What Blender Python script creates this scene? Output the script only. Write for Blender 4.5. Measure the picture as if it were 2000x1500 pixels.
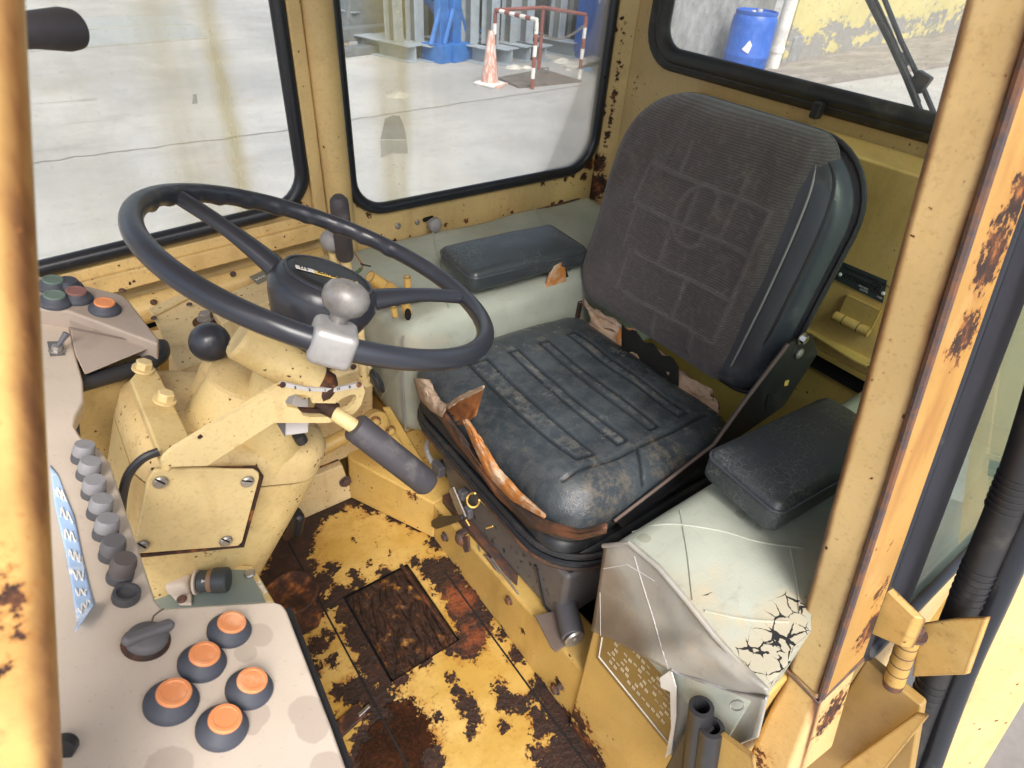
import bpy, bmesh, math, random
from mathutils import Vector as V, Matrix, noise as mnoise
random.seed(7)
R = math.radians
for o in list(bpy.data.objects): bpy.data.objects.remove(o)
scn = bpy.context.scene
COL = scn.collection

# ---------------------------------------------------------------- camera (from the photo's vanishing points)
H = 1.30                                    # eye height over the cab floor
CX, CY, F = 1000.0, 750.0, 1210.0           # principal point and focal length in photo pixels (2000 x 1500)
def _d(px, py): return V((px - CX, py - CY, F)).normalized()
_up = -_d(880, 2320)                        # vertical vanishing point
_far = _d(-146, -270); _far = (_far - _up * _far.dot(_up)).normalized()
_x = _far.cross(_up)
RM = Matrix((_x, _far, _up))                # photo camera axes (right, down, forward) -> world
EYE = V((0, 0, H))
cam = bpy.data.cameras.new('camera'); camo = bpy.data.objects.new('camera', cam); COL.objects.link(camo)
_r, _dn, _f = RM @ V((1, 0, 0)), RM @ V((0, 1, 0)), RM @ V((0, 0, 1))
camo.matrix_world = Matrix.Translation(EYE) @ Matrix((_r, -_dn, -_f)).transposed().to_4x4()
cam.sensor_width = 36; cam.lens = F / 2000 * 36; cam.clip_start = .02; cam.clip_end = 400
cam.dof.use_dof = True; cam.dof.focus_distance = 1.05; cam.dof.aperture_fstop = 12
scn.camera = camo

# ---------------------------------------------------------------- light: bright overcast day
w = bpy.data.worlds.new('World'); scn.world = w; w.use_nodes = True
wn = w.node_tree; wn.nodes.clear()
sky = wn.nodes.new('ShaderNodeTexSky'); sky.sky_type = 'NISHITA'; sky.sun_disc = False
sky.sun_elevation = R(50); sky.sun_rotation = R(200); sky.dust_density = 4; sky.air_density = 1.0
hs = wn.nodes.new('ShaderNodeHueSaturation'); hs.inputs['Saturation'].default_value = .68
bg = wn.nodes.new('ShaderNodeBackground'); bg.inputs['Strength'].default_value = .15
wo = wn.nodes.new('ShaderNodeOutputWorld')
wn.links.new(sky.outputs[0], hs.inputs['Color']); wn.links.new(hs.outputs[0], bg.inputs[0]); wn.links.new(bg.outputs[0], wo.inputs[0])
sl = bpy.data.lights.new('sun', 'SUN'); sl.energy = 1.5; sl.angle = R(28); sl.color = (1, .97, .93)
so = bpy.data.objects.new('sun', sl); COL.objects.link(so)
_se, _sr = R(50), R(200)
_sd = V((math.sin(_sr) * math.cos(_se), math.cos(_sr) * math.cos(_se), math.sin(_se)))
so.rotation_euler = _sd.to_track_quat('Z', 'Y').to_euler(); so.location = (0, 0, 8)
vs = scn.view_settings; vs.view_transform = 'Standard'; vs.look = 'None'; vs.gamma = 1; vs.use_curve_mapping = False
vs.exposure = 0.95
scn.render.engine = 'CYCLES'
scn.cycles.max_bounces = 8; scn.cycles.transparent_max_bounces = 12; scn.cycles.diffuse_bounces = 5; scn.cycles.caustics_reflective = False; scn.cycles.caustics_refractive = False

# ---------------------------------------------------------------- photo pixel -> point on a surface of the place
def ray(p): return RM @ _d(*p)
def onx(p, x): r = ray(p); return EYE + r * (x / r.x)
def ony(p, y): r = ray(p); return EYE + r * (y / r.y)
def onz(p, z): r = ray(p); return EYE + r * ((z - H) / r.z)
def onp(p, P0, n): r = ray(p); n = V(n); return EYE + r * ((V(P0) - EYE).dot(n) / r.dot(n))

# ---------------------------------------------------------------- node materials
class NT:
    def __init__(s, name):
        s.m = bpy.data.materials.new(name); s.m.use_nodes = True; s.t = s.m.node_tree; s.t.nodes.clear()
        s.out = s.t.nodes.new('ShaderNodeOutputMaterial'); s.tc = s.t.nodes.new('ShaderNodeTexCoord').outputs['Object']
    def n(s, typ, out=0, props=None, **ins):
        nd = s.t.nodes.new('ShaderNode' + typ)
        for k, v in (props or {}).items(): setattr(nd, k, v)
        for k, v in ins.items():
            k2 = int(k[1:]) if k[0] == '_' else k.replace('_', ' ')
            s.put(nd.inputs[k2], v)
        return nd.outputs[out]
    def put(s, sock, v):
        if isinstance(v, bpy.types.NodeSocket): s.t.links.new(v, sock)
        elif isinstance(v, (tuple, list)) and len(v) == 3 and sock.type == 'RGBA': sock.default_value = (*v, 1)
        else: sock.default_value = v
    def noise(s, scale, detail=4, rough=.55, vec=None, dist=0):
        return s.n('TexNoise', Vector=vec or s.tc, Scale=scale, Detail=detail, Roughness=rough, Distortion=dist)
    def vor(s, scale, vec=None, feature='F1', out=0, rnd=1):
        return s.n('TexVoronoi', out, dict(feature=feature), Vector=vec or s.tc, Scale=scale, Randomness=rnd)
    def math(s, op, a, b=0., c=0., clamp=False): return s.n('Math', 0, dict(operation=op, use_clamp=clamp), _0=a, _1=b, _2=c)
    def step(s, v, lo, hi, a=0., b=1.): return s.n('MapRange', 0, dict(interpolation_type='SMOOTHSTEP'), Value=v, From_Min=lo, From_Max=hi, To_Min=a, To_Max=b)
    def mix(s, f, a, b, mode='MIX'):
        nd = s.t.nodes.new('ShaderNodeMix'); nd.data_type = 'RGBA'; nd.blend_type = mode
        s.put(nd.inputs[0], f); s.put(nd.inputs[6], a); s.put(nd.inputs[7], b); return nd.outputs[2]
    def ramp(s, f, stops):
        nd = s.t.nodes.new('ShaderNodeValToRGB'); s.t.links.new(f, nd.inputs[0]); e = nd.color_ramp.elements
        while len(e) < len(stops): e.new(.5)
        for i, (p, c) in enumerate(stops): e[i].position = p; e[i].color = (*c, 1)
        return nd.outputs[0]
    def maps(s, scale=(1, 1, 1), rot=(0, 0, 0), loc=(0, 0, 0), vec=None):
        return s.n('Mapping', Vector=vec or s.tc, Scale=scale, Rotation=rot, Location=loc)
    def blobs(s, L, amp=.5, scale=22, detail=6, warp=None):
        """soft union of balls (x, y, z, r) with a ragged edge: 0 outside .. 1 inside"""
        acc = None
        warp = warp if warp is not None else .9 * sum(b[3] for b in L) / len(L)
        wn = s.n('TexNoise', 1, None, Vector=s.tc, Scale=scale * 1.3, Detail=7., Roughness=.66); wn = s.n('VectorMath', 0, dict(operation='SUBTRACT'), _0=wn, _1=(.5, .5, .5))
        wc = s.n('VectorMath', 0, dict(operation='ADD'), _0=s.tc, _1=s.n('VectorMath', 0, dict(operation='SCALE'), _0=wn, Scale=warp * 2))
        for x, y, z, r in L:
            d = s.n('VectorMath', 1, dict(operation='DISTANCE'), _0=wc, _1=(x, y, z))
            f = s.math('SUBTRACT', 1., s.math('DIVIDE', d, r))
            acc = f if acc is None else s.math('MAXIMUM', acc, f)
        nz = s.math('MULTIPLY', s.math('SUBTRACT', s.noise(scale, detail, .74), .5), amp * 2)
        return s.math('ADD', acc, nz)
    def bsdf(s, color, rough=.5, metal=0., bump=None, bstr=.3, bdist=.002, spec=.5, **kw):
        nd = s.t.nodes.new('ShaderNodeBsdfPrincipled')
        s.put(nd.inputs['Base Color'], color); s.put(nd.inputs['Roughness'], rough); s.put(nd.inputs['Metallic'], metal)
        s.put(nd.inputs['Specular IOR Level'], spec)
        for k, v in kw.items(): s.put(nd.inputs[k.replace('_', ' ')], v)
        if bump is not None:
            s.t.links.new(s.n('Bump', Height=bump, Strength=bstr, Distance=bdist), nd.inputs['Normal'])
        s.t.links.new(nd.outputs[0], s.out.inputs[0]); s.last = nd
        return s.m
    RUST = [(0, (.018, .008, .005)), (.38, (.045, .016, .008)), (.55, (.11, .036, .012)), (.7, (.26, .09, .02)), (1, (.42, .18, .05))]
    def paint(s, base, rust=.0, spots=.5, edge=0., blobs=None, rough=.38, dirt=.35, streak=0., halo=.35, bamp=.5, chips=.0, rdark=0., spotscale=75, bscale=22, lines=()):
        big = s.noise(3.2, 3); mid = s.noise(14, 5, .6); fine = s.noise(160, 3, .6)
        c = s.mix(s.step(big, .35, .7), tuple(x * .86 for x in base), tuple(min(1, x * 1.1) for x in base))
        pale = tuple(min(1, base[i] * .8 + (.14, .12, .08)[i]) for i in range(3))
        c = s.mix(s.math('MULTIPLY', s.step(mid, .5, .75), .55), c, pale)
        c = s.mix(s.math('MULTIPLY', s.step(s.noise(7.5, 7, .7), .5, .78), dirt), c, (.20, .11, .035))
        c = s.mix(s.math('MULTIPLY', s.step(fine, .52, .75), .22), c, (.2, .12, .04)); c = s.mix(s.math('MULTIPLY', s.step(s.noise(38, 7, .75), .56, .74), dirt * .9), c, (.22, .115, .04))
        c = s.mix(s.math('MULTIPLY', s.step(s.noise(11, 5, .6, s.maps((1, 1, .16))), .55, .72), .28), c, (.30, .17, .06))
        if streak:
            st = s.noise(9, 4, .6, s.maps((1, 1, .10)))
            c = s.mix(s.math('MULTIPLY', s.step(st, .53, .7), streak), c, (.32, .14, .035))
        rn = s.noise(5.5, 10, .68); masks = []
        if rust: masks.append(s.math('ADD', s.math('SUBTRACT', rn, .5 + .28 * (1 - rust)), 0.))
        if blobs: masks.append(s.math('MULTIPLY', s.math('SUBTRACT', s.blobs(blobs, bamp, bscale), .35), .4))
        if spots:
            wv = s.n('VectorMath', 0, dict(operation='ADD'), _0=s.tc, _1=s.n('VectorMath', 0, dict(operation='SCALE'), _0=s.n('TexNoise', 1, None, Vector=s.tc, Scale=130., Detail=3.), Scale=.009))
            vo = s.t.nodes.new('ShaderNodeTexVoronoi'); s.put(vo.inputs['Vector'], wv); s.put(vo.inputs['Scale'], spotscale * 1.55); vd = vo.outputs[0]; vc = s.n('SeparateColor', 0, None, Color=vo.outputs[1])
            lim = s.math('MULTIPLY', s.math('POWER', s.step(vc, 1 - .50 * spots, 1.04), 2.), .42)
            lim = s.math('MULTIPLY', lim, s.step(mid, .38, .62))
            masks.append(s.math('MULTIPLY', s.math('SUBTRACT', lim, vd), .5))
        if chips:
            vd = s.noise(46, 6, .75, s.maps((1, 1, .6))); masks.append(s.math('MULTIPLY', s.math('SUBTRACT', vd, .80 - .12 * chips), .8))
        if edge:
            bn = s.n('Bevel', 0, dict(samples=4), Radius=.007)
            gn = s.n('NewGeometry', 1)
            dt = s.n('VectorMath', 1, dict(operation='DOT_PRODUCT'), _0=bn, _1=gn)
            e = s.math('SUBTRACT', 1., dt)
            masks.append(s.math('SUBTRACT', s.math('MULTIPLY', e, edge), s.math('MULTIPLY', s.noise(30, 6, .7), .42)))
        for a_, b_, wd, am in lines:                       # rust bleeding along an edge
            dr_ = (V(b_) - V(a_)).normalized(); pv = s.n('VectorMath', 0, dict(operation='SUBTRACT'), _0=s.tc, _1=tuple(a_))
            al = s.n('VectorMath', 1, dict(operation='DOT_PRODUCT'), _0=pv, _1=tuple(dr_))
            pp = s.n('VectorMath', 0, dict(operation='SCALE'), _0=tuple(dr_), Scale=al)
            d_ = s.n('VectorMath', 1, dict(operation='DISTANCE'), _0=pv, _1=pp)
            lm = s.math('SUBTRACT', 1., s.math('DIVIDE', d_, wd)); lm = s.math('ADD', lm, s.math('MULTIPLY', s.math('SUBTRACT', s.noise(16, 6, .65, s.maps((1, 1, .35))), .5), 1.5))
            c = s.mix(s.math('MULTIPLY', s.step(lm, -.1, .75), am), c, (.24, .095, .025)); c = s.mix(s.math('MULTIPLY', s.step(lm, .45, .9), am), c, (.055, .022, .012))
        rough_o = rough; bump = s.math('MULTIPLY', fine, .12)
        if masks:
            mk = masks[0]
            for k in masks[1:]: mk = s.math('MAXIMUM', mk, k)
            core = s.step(mk, -.004, .018); hal = s.step(mk, -.11, .02)
            c = s.mix(s.math('MULTIPLY', hal, halo), c, (.36, .14, .03))
            rc = s.ramp(s.math('SUBTRACT', s.step(s.noise(34, 8, .72), .25, .75), rdark + .08), s.RUST)
            c = s.mix(core, c, rc)
            rough_o = s.math('ADD', s.math('MULTIPLY', core, .28), s.math('ADD', rough, s.math('MULTIPLY', mid, .12)))
            bump = s.math('ADD', bump, s.math('MULTIPLY', core, s.math('SUBTRACT', s.noise(120, 5, .7), .9)))
        return s.bsdf(c, rough_o, bump=bump, bstr=.55, bdist=.0016)

MAT = {}
def plain(name, c, rough=.5, metal=0., var=.18, bs=60, bstr=.12, dirt=None, dscale=9, dlim=(.5, .75), damt=.6, **kw):
    s = NT(name); n1 = s.noise(bs, 4, .6); n2 = s.noise(6, 4, .6)
    col = s.mix(s.step(n2, .3, .7), tuple(x * (1 - var) for x in c), tuple(min(1, x * (1 + var)) for x in c))
    rg = s.math('ADD', rough - .08, s.math('MULTIPLY', n1, .16))
    if dirt:
        k = s.math('MULTIPLY', s.step(s.noise(dscale, 8, .68), *dlim), damt); col = s.mix(k, col, dirt); rg = s.math('ADD', rg, s.math('MULTIPLY', k, .25))
    MAT[name] = s.bsdf(col, rg, metal, n1, bstr, .0012, **kw); return MAT[name]

YEL = (.65, .475, .215); CREAM = (.71, .57, .32)
# cab paints
MAT['cab'] = NT('cab_paint').paint(YEL, spots=.55, dirt=.3, streak=.25, chips=.25)
MAT['rear'] = NT('rear_paint').paint((.60, .41, .125), spots=.5, dirt=.3, chips=.35)
MAT['sill'] = NT('sill_paint').paint((.65, .455, .185), spots=.8, dirt=.5, streak=.3, chips=.5, rdark=.08)
MAT['cream'] = NT('cream_paint').paint(CREAM, spots=.9, dirt=.55, chips=.6, spotscale=95, rough=.5)
MAT['ped'] = NT('pedestal_paint').paint((.68, .52, .235), spots=.85, dirt=.5, streak=.3, chips=.5, spotscale=110, rough=.42)
MAT['pedtop'] = NT('pedestal_dirty_paint').paint((.65, .49, .235), rust=.5, spots=.9, dirt=.95, chips=.5, spotscale=100, rough=.5)
MAT['gate'] = NT('gate_paint').paint((.72, .56, .275), spots=.5, dirt=.25, rough=.45)
MAT['link'] = NT('linkage_paint').paint((.58, .385, .12), spots=.9, edge=2.2, dirt=.5, chips=.8, rust=.1)
MAT['rail'] = NT('rail_paint').paint((.62, .415, .125), spots=.5, dirt=.3, chips=.3,
    blobs=[(.5, .525, .09, .016), (.5, .40, .07, .02), (.5, .78, .0, .03), (.5, .70, -.005, .03), (.5, .45, -.005, .03), (.5, .6, -.005, .03), (.46, .95, .13, .03), (.5, .86, .115, .025), (.5, .36, 0, .04)], bamp=.8, bscale=70, rdark=.1)
MAT['panel'] = NT('side_panel_paint').paint((.58, .39, .125), spots=.3, dirt=.2, chips=.3, blobs=[(.49, .31, -.02, .12), (.49, .33, .06, .05), (.49, .2, -.04, .1)], bscale=40)
MAT['rust'] = None
s = NT('bare_rust'); MAT['rust'] = s.bsdf(s.ramp(s.math('SUBTRACT', s.step(s.noise(28, 9, .74), .25, .75), .12), s.RUST), .6, bump=s.noise(90, 6, .7), bstr=.8, bdist=.003)
s = NT('rusty_iron'); MAT['iron'] = s.bsdf(s.mix(s.step(s.noise(40, 6, .7), .4, .65), (.07, .05, .05), (.16, .07, .035)), .6, bump=s.noise(120, 4), bstr=.4)
# door post with rusty edges
ynear = lambda z: .198 - (1.234 - z) * .181
nearp_ = lambda x, z, d=0.: V((x, ynear(z) + d, z))
MAT['postout'] = NT('post_outer_paint').paint((.48, .265, .07), spots=.25, dirt=.5, streak=.85, chips=.3, halo=.7, blobs=[(.71, .155, 1.06, .05), (.73, .165, 1.12, .045), (.71, .14, .98, .045), (.70, .16, 1.09, .03), (.72, .09, .60, .03), (.73, .07, .52, .045), (.70, .11, .70, .015)], bamp=.85, bscale=60)
MAT['fender'] = NT('fender_paint').paint((.40, .25, .075), spots=.3, dirt=.7, streak=.9, chips=.4, rust=.15)
MAT['hinge'] = NT('hinge_paint').paint((.55, .35, .10), spots=.4, edge=2.2, dirt=.7, rust=.2, halo=.6)
MAT['post'] = NT('door_post_paint').paint((.64, .45, .20), spots=.3, edge=1.5, dirt=.25, streak=.35, chips=.25, halo=.55,
    lines=[(nearp_(.64, .44, .054), nearp_(.64, 1.80, .056), .012, .9), (nearp_(.642, .44), nearp_(.642, 1.62), .012, .95)], blobs=[(.71, .155, 1.06, .055), (.73, .165, 1.12, .045), (.71, .14, .98, .045), (.70, .16, 1.09, .03), (.72, .09, .60, .028), (.73, .07, .52, .045), (.64, .06, .24, .06), (.7, .03, .36, .06)], bamp=.85, bscale=60)
MAT['frontpost'] = NT('front_post_paint').paint((.62, .40, .13), spots=.3, edge=1.8, dirt=.6, streak=.6, halo=.8,
    blobs=[(*ony(p, .205), r) for p, r in (((30, 1150), .022), ((20, 1210), .022), ((60, 1100), .012), ((45, 1260), .014), ((120, 880), .008), ((70, 430), .006), ((60, 520), .008), ((5, 300), .006), ((110, 1180), .010), ((30, 1090), .014), ((5, 1330), .01))], lines=[(ony((54, -60), .272), ony((128, 1500), .197), .014, 1.)], bamp=.8, bscale=110)
# floor: worn paint with rust eaten through it in patches that were read off the photo
def floor_mat():
    s = NT('floor_worn_paint')
    P = [(610, 1005, .05), (650, 985, .05), (690, 970, .05), (730, 985, .045), (780, 1005, .04), (820, 1025, .035), (590, 1030, .06), (570, 1070, .075), (560, 1120, .085), (560, 1180, .10), (590, 1120, .03),
         (630, 1140, .035), (650, 1110, .025), (620, 1190, .04), (650, 1175, .03), (690, 1120, .02), (720, 1100, .012),
         (665, 1165, .04), (680, 1200, .04), (700, 1240, .045), (725, 1285, .045), (750, 1320, .04), (850, 1112, .045), (880, 1140, .055), (910, 1180, .06), (925, 1220, .055), (915, 1260, .045), (810, 1095, .02), (830, 1290, .025), (780, 1320, .03), (880, 1265, .025), (700, 1140, .025), (750, 1118, .02),
         (850, 1060, .03), (880, 1100, .03), (920, 1150, .03), (955, 1200, .025), (985, 1240, .02), (1010, 1280, .025), (1060, 1340, .03), (1085, 1375, .045), (1110, 1410, .05), (1130, 1450, .07), (1150, 1500, .09), (1060, 1420, .03), (1050, 1470, .02), (1090, 1490, .05),
         (700, 1345, .045), (740, 1375, .045), (770, 1420, .075), (790, 1470, .08), (740, 1460, .07), (840, 1490, .04), (720, 1500, .07), (820, 1420, .03),
         (880, 1325, .014), (895, 1350, .02), (910, 1375, .025), (925, 1400, .022), (920, 1430, .016), (975, 1345, .02), (990, 1370, .028), (1020, 1375, .025), (1040, 1360, .018), (1045, 1395, .02), (985, 1420, .016), (855, 1400, .014), (1065, 1485, .02),
         (640, 1240, .02), (620, 1260, .03), (650, 1290, .02), (610, 1310, .03), (640, 1420, .03), (660, 1350, .02), (930, 1295, .006), (760, 1080, .008), (690, 1055, .008), (735, 1062, .006), (800, 1045, .006)]
    bl = [(*onz(p[:2], 0), p[2]) for p in P]
    m = s.math('SUBTRACT', s.math('ADD', s.blobs(bl, .55, 55, 9, .036), s.math('MULTIPLY', s.math('SUBTRACT', s.noise(9, 6, .7), .5), .5)), .22)
    sp = s.math('SUBTRACT', s.math('ADD', s.noise(130, 6, .74), s.math('ADD', s.math('MULTIPLY', s.noise(7, 3), .22), s.step(m, -.55, .0, 0, .10))), .80); m = s.math('MAXIMUM', m, s.math('MULTIPLY', sp, 2.5))
    core = s.step(m, 0, .03); hal = s.step(m, -.42, .03)
    big = s.noise(6, 5, .6)
    c = s.mix(s.step(big, .35, .7), (.46, .285, .06), (.61, .42, .14))
    c = s.mix(s.math('MULTIPLY', s.step(s.noise(60, 5, .7), .52, .75), .35), c, (.30, .15, .03))
    c = s.mix(s.math('MULTIPLY', s.math('MULTIPLY', hal, .75), s.step(s.noise(26, 6, .7), .36, .62)), c, (.30, .105, .02))
    rc = s.ramp(s.math('SUBTRACT', s.step(s.math('ADD', s.math('MULTIPLY', s.noise(22, 9, .75), .55), s.math('MULTIPLY', s.noise(120, 6, .72), .45)), .28, .76), .27), s.RUST)
    red = s.blobs([(*onz((900, 1170), 0), .09), (*onz((930, 1250), 0), .07)], .4, 30)
    rc = s.mix(s.step(red, .3, .9, 0, .75), rc, (.30, .075, .02))
    c = s.mix(core, c, rc)
    wet = s.step(s.blobs([(*onz((790, 1430), 0), .09), (*onz((750, 1490), 0), .09), (*onz((830, 1380), 0), .04)], .5, 9), .25, .32)
    rg = s.math('ADD', .42, s.math('MULTIPLY', core, s.math('SUBTRACT', s.math('MULTIPLY', s.noise(60, 5, .7), .5), .1))); rg = s.math('MULTIPLY', rg, s.math('SUBTRACT', 1., s.math('MULTIPLY', wet, .88)))
    hgt = s.math('ADD', s.math('MULTIPLY', core, s.math('SUBTRACT', s.math('MULTIPLY', s.noise(75, 7, .7), .8), 1.0)), s.math('MULTIPLY', s.noise(20, 3), .25))
    hgt = s.math('MULTIPLY', hgt, s.math('SUBTRACT', 1., s.math('MULTIPLY', wet, .85)))
    return s.bsdf(c, rg, bump=hgt, bstr=1.0, bdist=.010)
MAT['floor'] = floor_mat()
s = NT('hatch_rust'); wv = s.n('TexWave', 1, dict(wave_type='BANDS'), Vector=s.maps((1, .5, 1), (0, 0, R(25))), Scale=16, Distortion=9, Detail=4, Detail_Scale=1.6)
rc = s.ramp(s.math('SUBTRACT', s.step(s.noise(30, 9, .78), .25, .75), .26), s.RUST)
yl = s.math('MULTIPLY', s.step(s.noise(30, 8, .7), .56, .66), s.step(s.noise(9, 3), .42, .58))
MAT['hatch'] = s.bsdf(s.mix(yl, rc, (.42, .20, .03)), s.math('ADD', .3, s.math('MULTIPLY', s.noise(60, 5, .7), .45)), bump=s.math('ADD', s.math('MULTIPLY', wv, .7), s.noise(70, 7, .7)), bstr=1., bdist=.012)
# plastics, rubber, metal
plain('rubber', (.022, .022, .025), .42, dirt=(.16, .14, .11), dscale=14, dlim=(.55, .85), damt=.35)
plain('seal', (.014, .017, .024), .30, dirt=(.20, .18, .14), dscale=30, dlim=(.58, .8), damt=.4)
plain('seal_old', (.02, .02, .021), .5, dirt=(.18, .16, .13), dscale=11, dlim=(.5, .8), damt=.4)
plain('band', (.022, .023, .032), .75, spec=.25)
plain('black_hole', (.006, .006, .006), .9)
s = NT('beige'); c = s.mix(s.step(s.noise(6, 4, .6), .3, .7), (.57, .485, .395), (.64, .55, .455)); c = s.mix(s.step(s.noise(9, 7, .7), .55, .8, 0, .5), c, (.36, .28, .22))
_cn = V((math.sin(R(24)), 0, math.cos(R(24)))); ovals = [(*onp(p, V((-.02, .36, .775)), _cn), r) for p, r in (((505, 1240), .016), ((480, 1275), .012), ((600, 1390), .019), ((610, 1420), .017), ((500, 1395), .014), ((640, 1500), .017), ((490, 1415), .011), ((330, 1500), .02))]  # soft darker ovals on the near console panel
c = s.mix(s.math('MULTIPLY', s.step(s.blobs(ovals, .06, 60, 3, .002), .12, .24), .42), c, (.33, .26, .215)); c = s.mix(s.step(s.noise(240, 3), .62, .72, 0, .25), c, (.30, .24, .2))
MAT['beige'] = s.bsdf(c, .55, bump=s.noise(420, 3), bstr=.12, bdist=.001)
plain('beige_dark', (.36, .295, .245), .55, var=.08, bs=420, bstr=.10, dirt=(.2, .15, .11), dscale=9, dlim=(.5, .8), damt=.6)
plain('grip', (.05, .046, .054), .6, dirt=(.2, .18, .17), dscale=30, dlim=(.5, .75), damt=.5)
plain('knob_base', (.055, .06, .078), .62, var=.1, dirt=(.25, .23, .22), dscale=22, dlim=(.6, .85), damt=.3)
plain('orange', (.70, .26, .10), .55, var=.1, dirt=(.85, .50, .30), dscale=40, dlim=(.5, .7), damt=.5)
plain('red_cap', (.24, .11, .095), .65); plain('green_cap', (.12, .17, .14), .65)
plain('btn_light', (.25, .245, .255), .45, var=.1, dirt=(.12, .11, .11), dscale=60, dlim=(.55, .8), damt=.5)
plain('btn_dark', (.13, .125, .13), .6, var=.15); plain('btn_brown', (.12, .10, .095), .65)
plain('btn_base', (.075, .075, .082), .55)
plain('bolt', (.42, .40, .38), .45, .8, dirt=(.13, .08, .05), dscale=60, damt=.7)
plain('chrome', (.6, .59, .57), .28, 1.0, dirt=(.2, .14, .1), dscale=50, damt=.5)
plain('alu', (.45, .445, .44), .42, .5, var=.1, dirt=(.28, .25, .24), dscale=26, dlim=(.42, .7), damt=.75)
plain('alu_knob', (.27, .26, .25), .34, .35, var=.15, dirt=(.13, .115, .11), dscale=22, dlim=(.42, .68), damt=.8)
plain('lightgrey', (.55, .53, .52), .5); plain('darkgrey', (.10, .10, .115), .5)
plain('greyball', (.27, .26, .26), .5)
plain('greenplate', (.20, .235, .205), .55, var=.08, dirt=(.34, .31, .25), dscale=6, damt=.3)
plain('decal', (.19, .185, .15), .6); plain('white', (.78, .77, .74), .5); plain('blacktxt', (.02, .02, .022), .6); plain('goldtxt', (.62, .55, .40), .6)
plain('plate', (.045, .055, .06), .45, dirt=(.2, .2, .18), dscale=40, dlim=(.62, .8), damt=.5)
plain('dataplate', (.235, .155, .05), .42, var=.12)
plain('sticker', (.42, .58, .82), .2, dirt=(.72, .72, .68), dscale=16, dlim=(.5, .6), damt=.9)
plain('yellow_wire', (.80, .55, .14), .45)
plain('copper', (.3, .17, .09), .5)
plain('foam', (.50, .37, .27), .95, bs=140, bstr=.8, dirt=(.30, .15, .06), dscale=18, damt=.7)
plain('foam_orange', (.48, .19, .045), .9, bs=150, bstr=.8, dirt=(.55, .42, .30), dscale=16, dlim=(.45, .6), damt=.9)
plain('hide_back', (.30, .115, .035), .85, bs=300, bstr=.6, dirt=(.13, .05, .02), dscale=14, damt=.8)
plain('hide_edge', (.44, .33, .24), .8, bs=200, bstr=.5, dirt=(.26, .14, .08), dscale=18, damt=.8)
plain('frame_black', (.016, .018, .022), .42, dirt=(.15, .12, .10), dscale=16, dlim=(.5, .8), damt=.5)
plain('rim_rust', (.05, .035, .03), .5, dirt=(.22, .09, .045), dscale=10, dlim=(.45, .62), damt=.85)
plain('brown_lining', (.16, .12, .10), .7)
s = NT('seat_base_grey'); k = s.math('MULTIPLY', s.step(s.noise(55, 4, .6, s.maps((1, 1, .7))), .60, .63), s.step(s.noise(9, 3), .46, .58))
MAT['base'] = s.bsdf(s.mix(k, s.mix(s.noise(9, 5, .6), (.085, .085, .092), (.17, .165, .168)), (.008, .012, .012)), .5, bump=s.noise(140, 3), bstr=.2)
# seat cushion vinyl: dark, rubbed dusty on the raised ribs
s = NT('cushion_vinyl'); gr = s.noise(420, 3, .6); ds = s.noise(9, 8, .7, s.maps((1, 1.6, 1))); d2 = s.noise(38, 6, .75)
k = s.math('MULTIPLY', s.step(s.math('ADD', ds, s.math('MULTIPLY', s.math('SUBTRACT', d2, .5), .5)), .56, .80), .55)
k2 = s.step(s.blobs([(.60, .47, .52, .11), (.75, .47, .50, .10), (.53, .62, .5, .05)], .5, 30), .2, .95, 0, .45)
c = s.mix(s.step(s.noise(5, 5, .6), .3, .7), (.020, .027, .034), (.062, .078, .093)); wr = s.n('Attribute', 2, dict(attribute_name='wear_groove')); c = s.mix(s.math('MULTIPLY', s.math('MULTIPLY', s.math('MAXIMUM', wr, 0.), s.step(d2, .42, .60)), .75), c, (.30, .275, .225)); c = s.mix(s.math('MULTIPLY', wr, -.85, clamp=True), c, (.012, .014, .016)); c = s.mix(s.math('MULTIPLY', k, .55), c, (.21, .20, .18)); c = s.mix(s.math('MULTIPLY', k2, s.step(d2, .4, .62)), c, (.30, .235, .155))
MAT['cushion'] = s.bsdf(c, s.math('ADD', .23, s.math('MULTIPLY', k, .35)), bump=s.math('ADD', s.math('MULTIPLY', gr, .5), s.math('ADD', s.noise(22, 5), s.math('MULTIPLY', s.noise(75, 4, .6), .35))), bstr=.5, bdist=.004)
# armrest vinyl: fine pale crazing
s = NT('pad_vinyl'); wq = s.noise(30, 3, .6); v3 = s.n('VectorMath', 0, dict(operation='ADD'), _0=s.tc, _1=s.n('VectorMath', 0, dict(operation='SCALE'), _0=s.n('TexNoise', 1, None, Vector=s.tc, Scale=35., Detail=3.), Scale=.035))
cr = s.vor(95, v3, 'DISTANCE_TO_EDGE'); cr2 = s.vor(48, v3, 'DISTANCE_TO_EDGE')
ln = s.math('MAXIMUM', s.step(cr, .0, .035, 1, 0), s.step(cr2, 0, .02, 1, 0)); ln = s.math('MULTIPLY', ln, s.step(s.noise(9, 4), .42, .62))
c = s.mix(s.noise(6, 4), (.024, .031, .036), (.055, .065, .071)); c = s.mix(s.math('MULTIPLY', ln, .42), c, (.30, .31, .30))
MAT['pad'] = s.bsdf(c, .36, bump=s.math('SUBTRACT', s.math('MULTIPLY', s.noise(300, 3), .5), s.math('MULTIPLY', ln, .7)), bstr=.3, bdist=.0012)
# plain dark vinyl of the backrest sides
s = NT('side_vinyl'); k = s.step(s.noise(8, 7, .7), .52, .75, 0, .5)
MAT['vinyl'] = s.bsdf(s.mix(k, s.mix(s.noise(5), (.027, .031, .04), (.07, .077, .094)), (.25, .24, .22)), s.math('ADD', .33, s.math('MULTIPLY', k, .5)), bump=s.math('ADD', s.noise(260, 3), s.noise(18, 4)), bstr=.2, bdist=.002)
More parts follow.
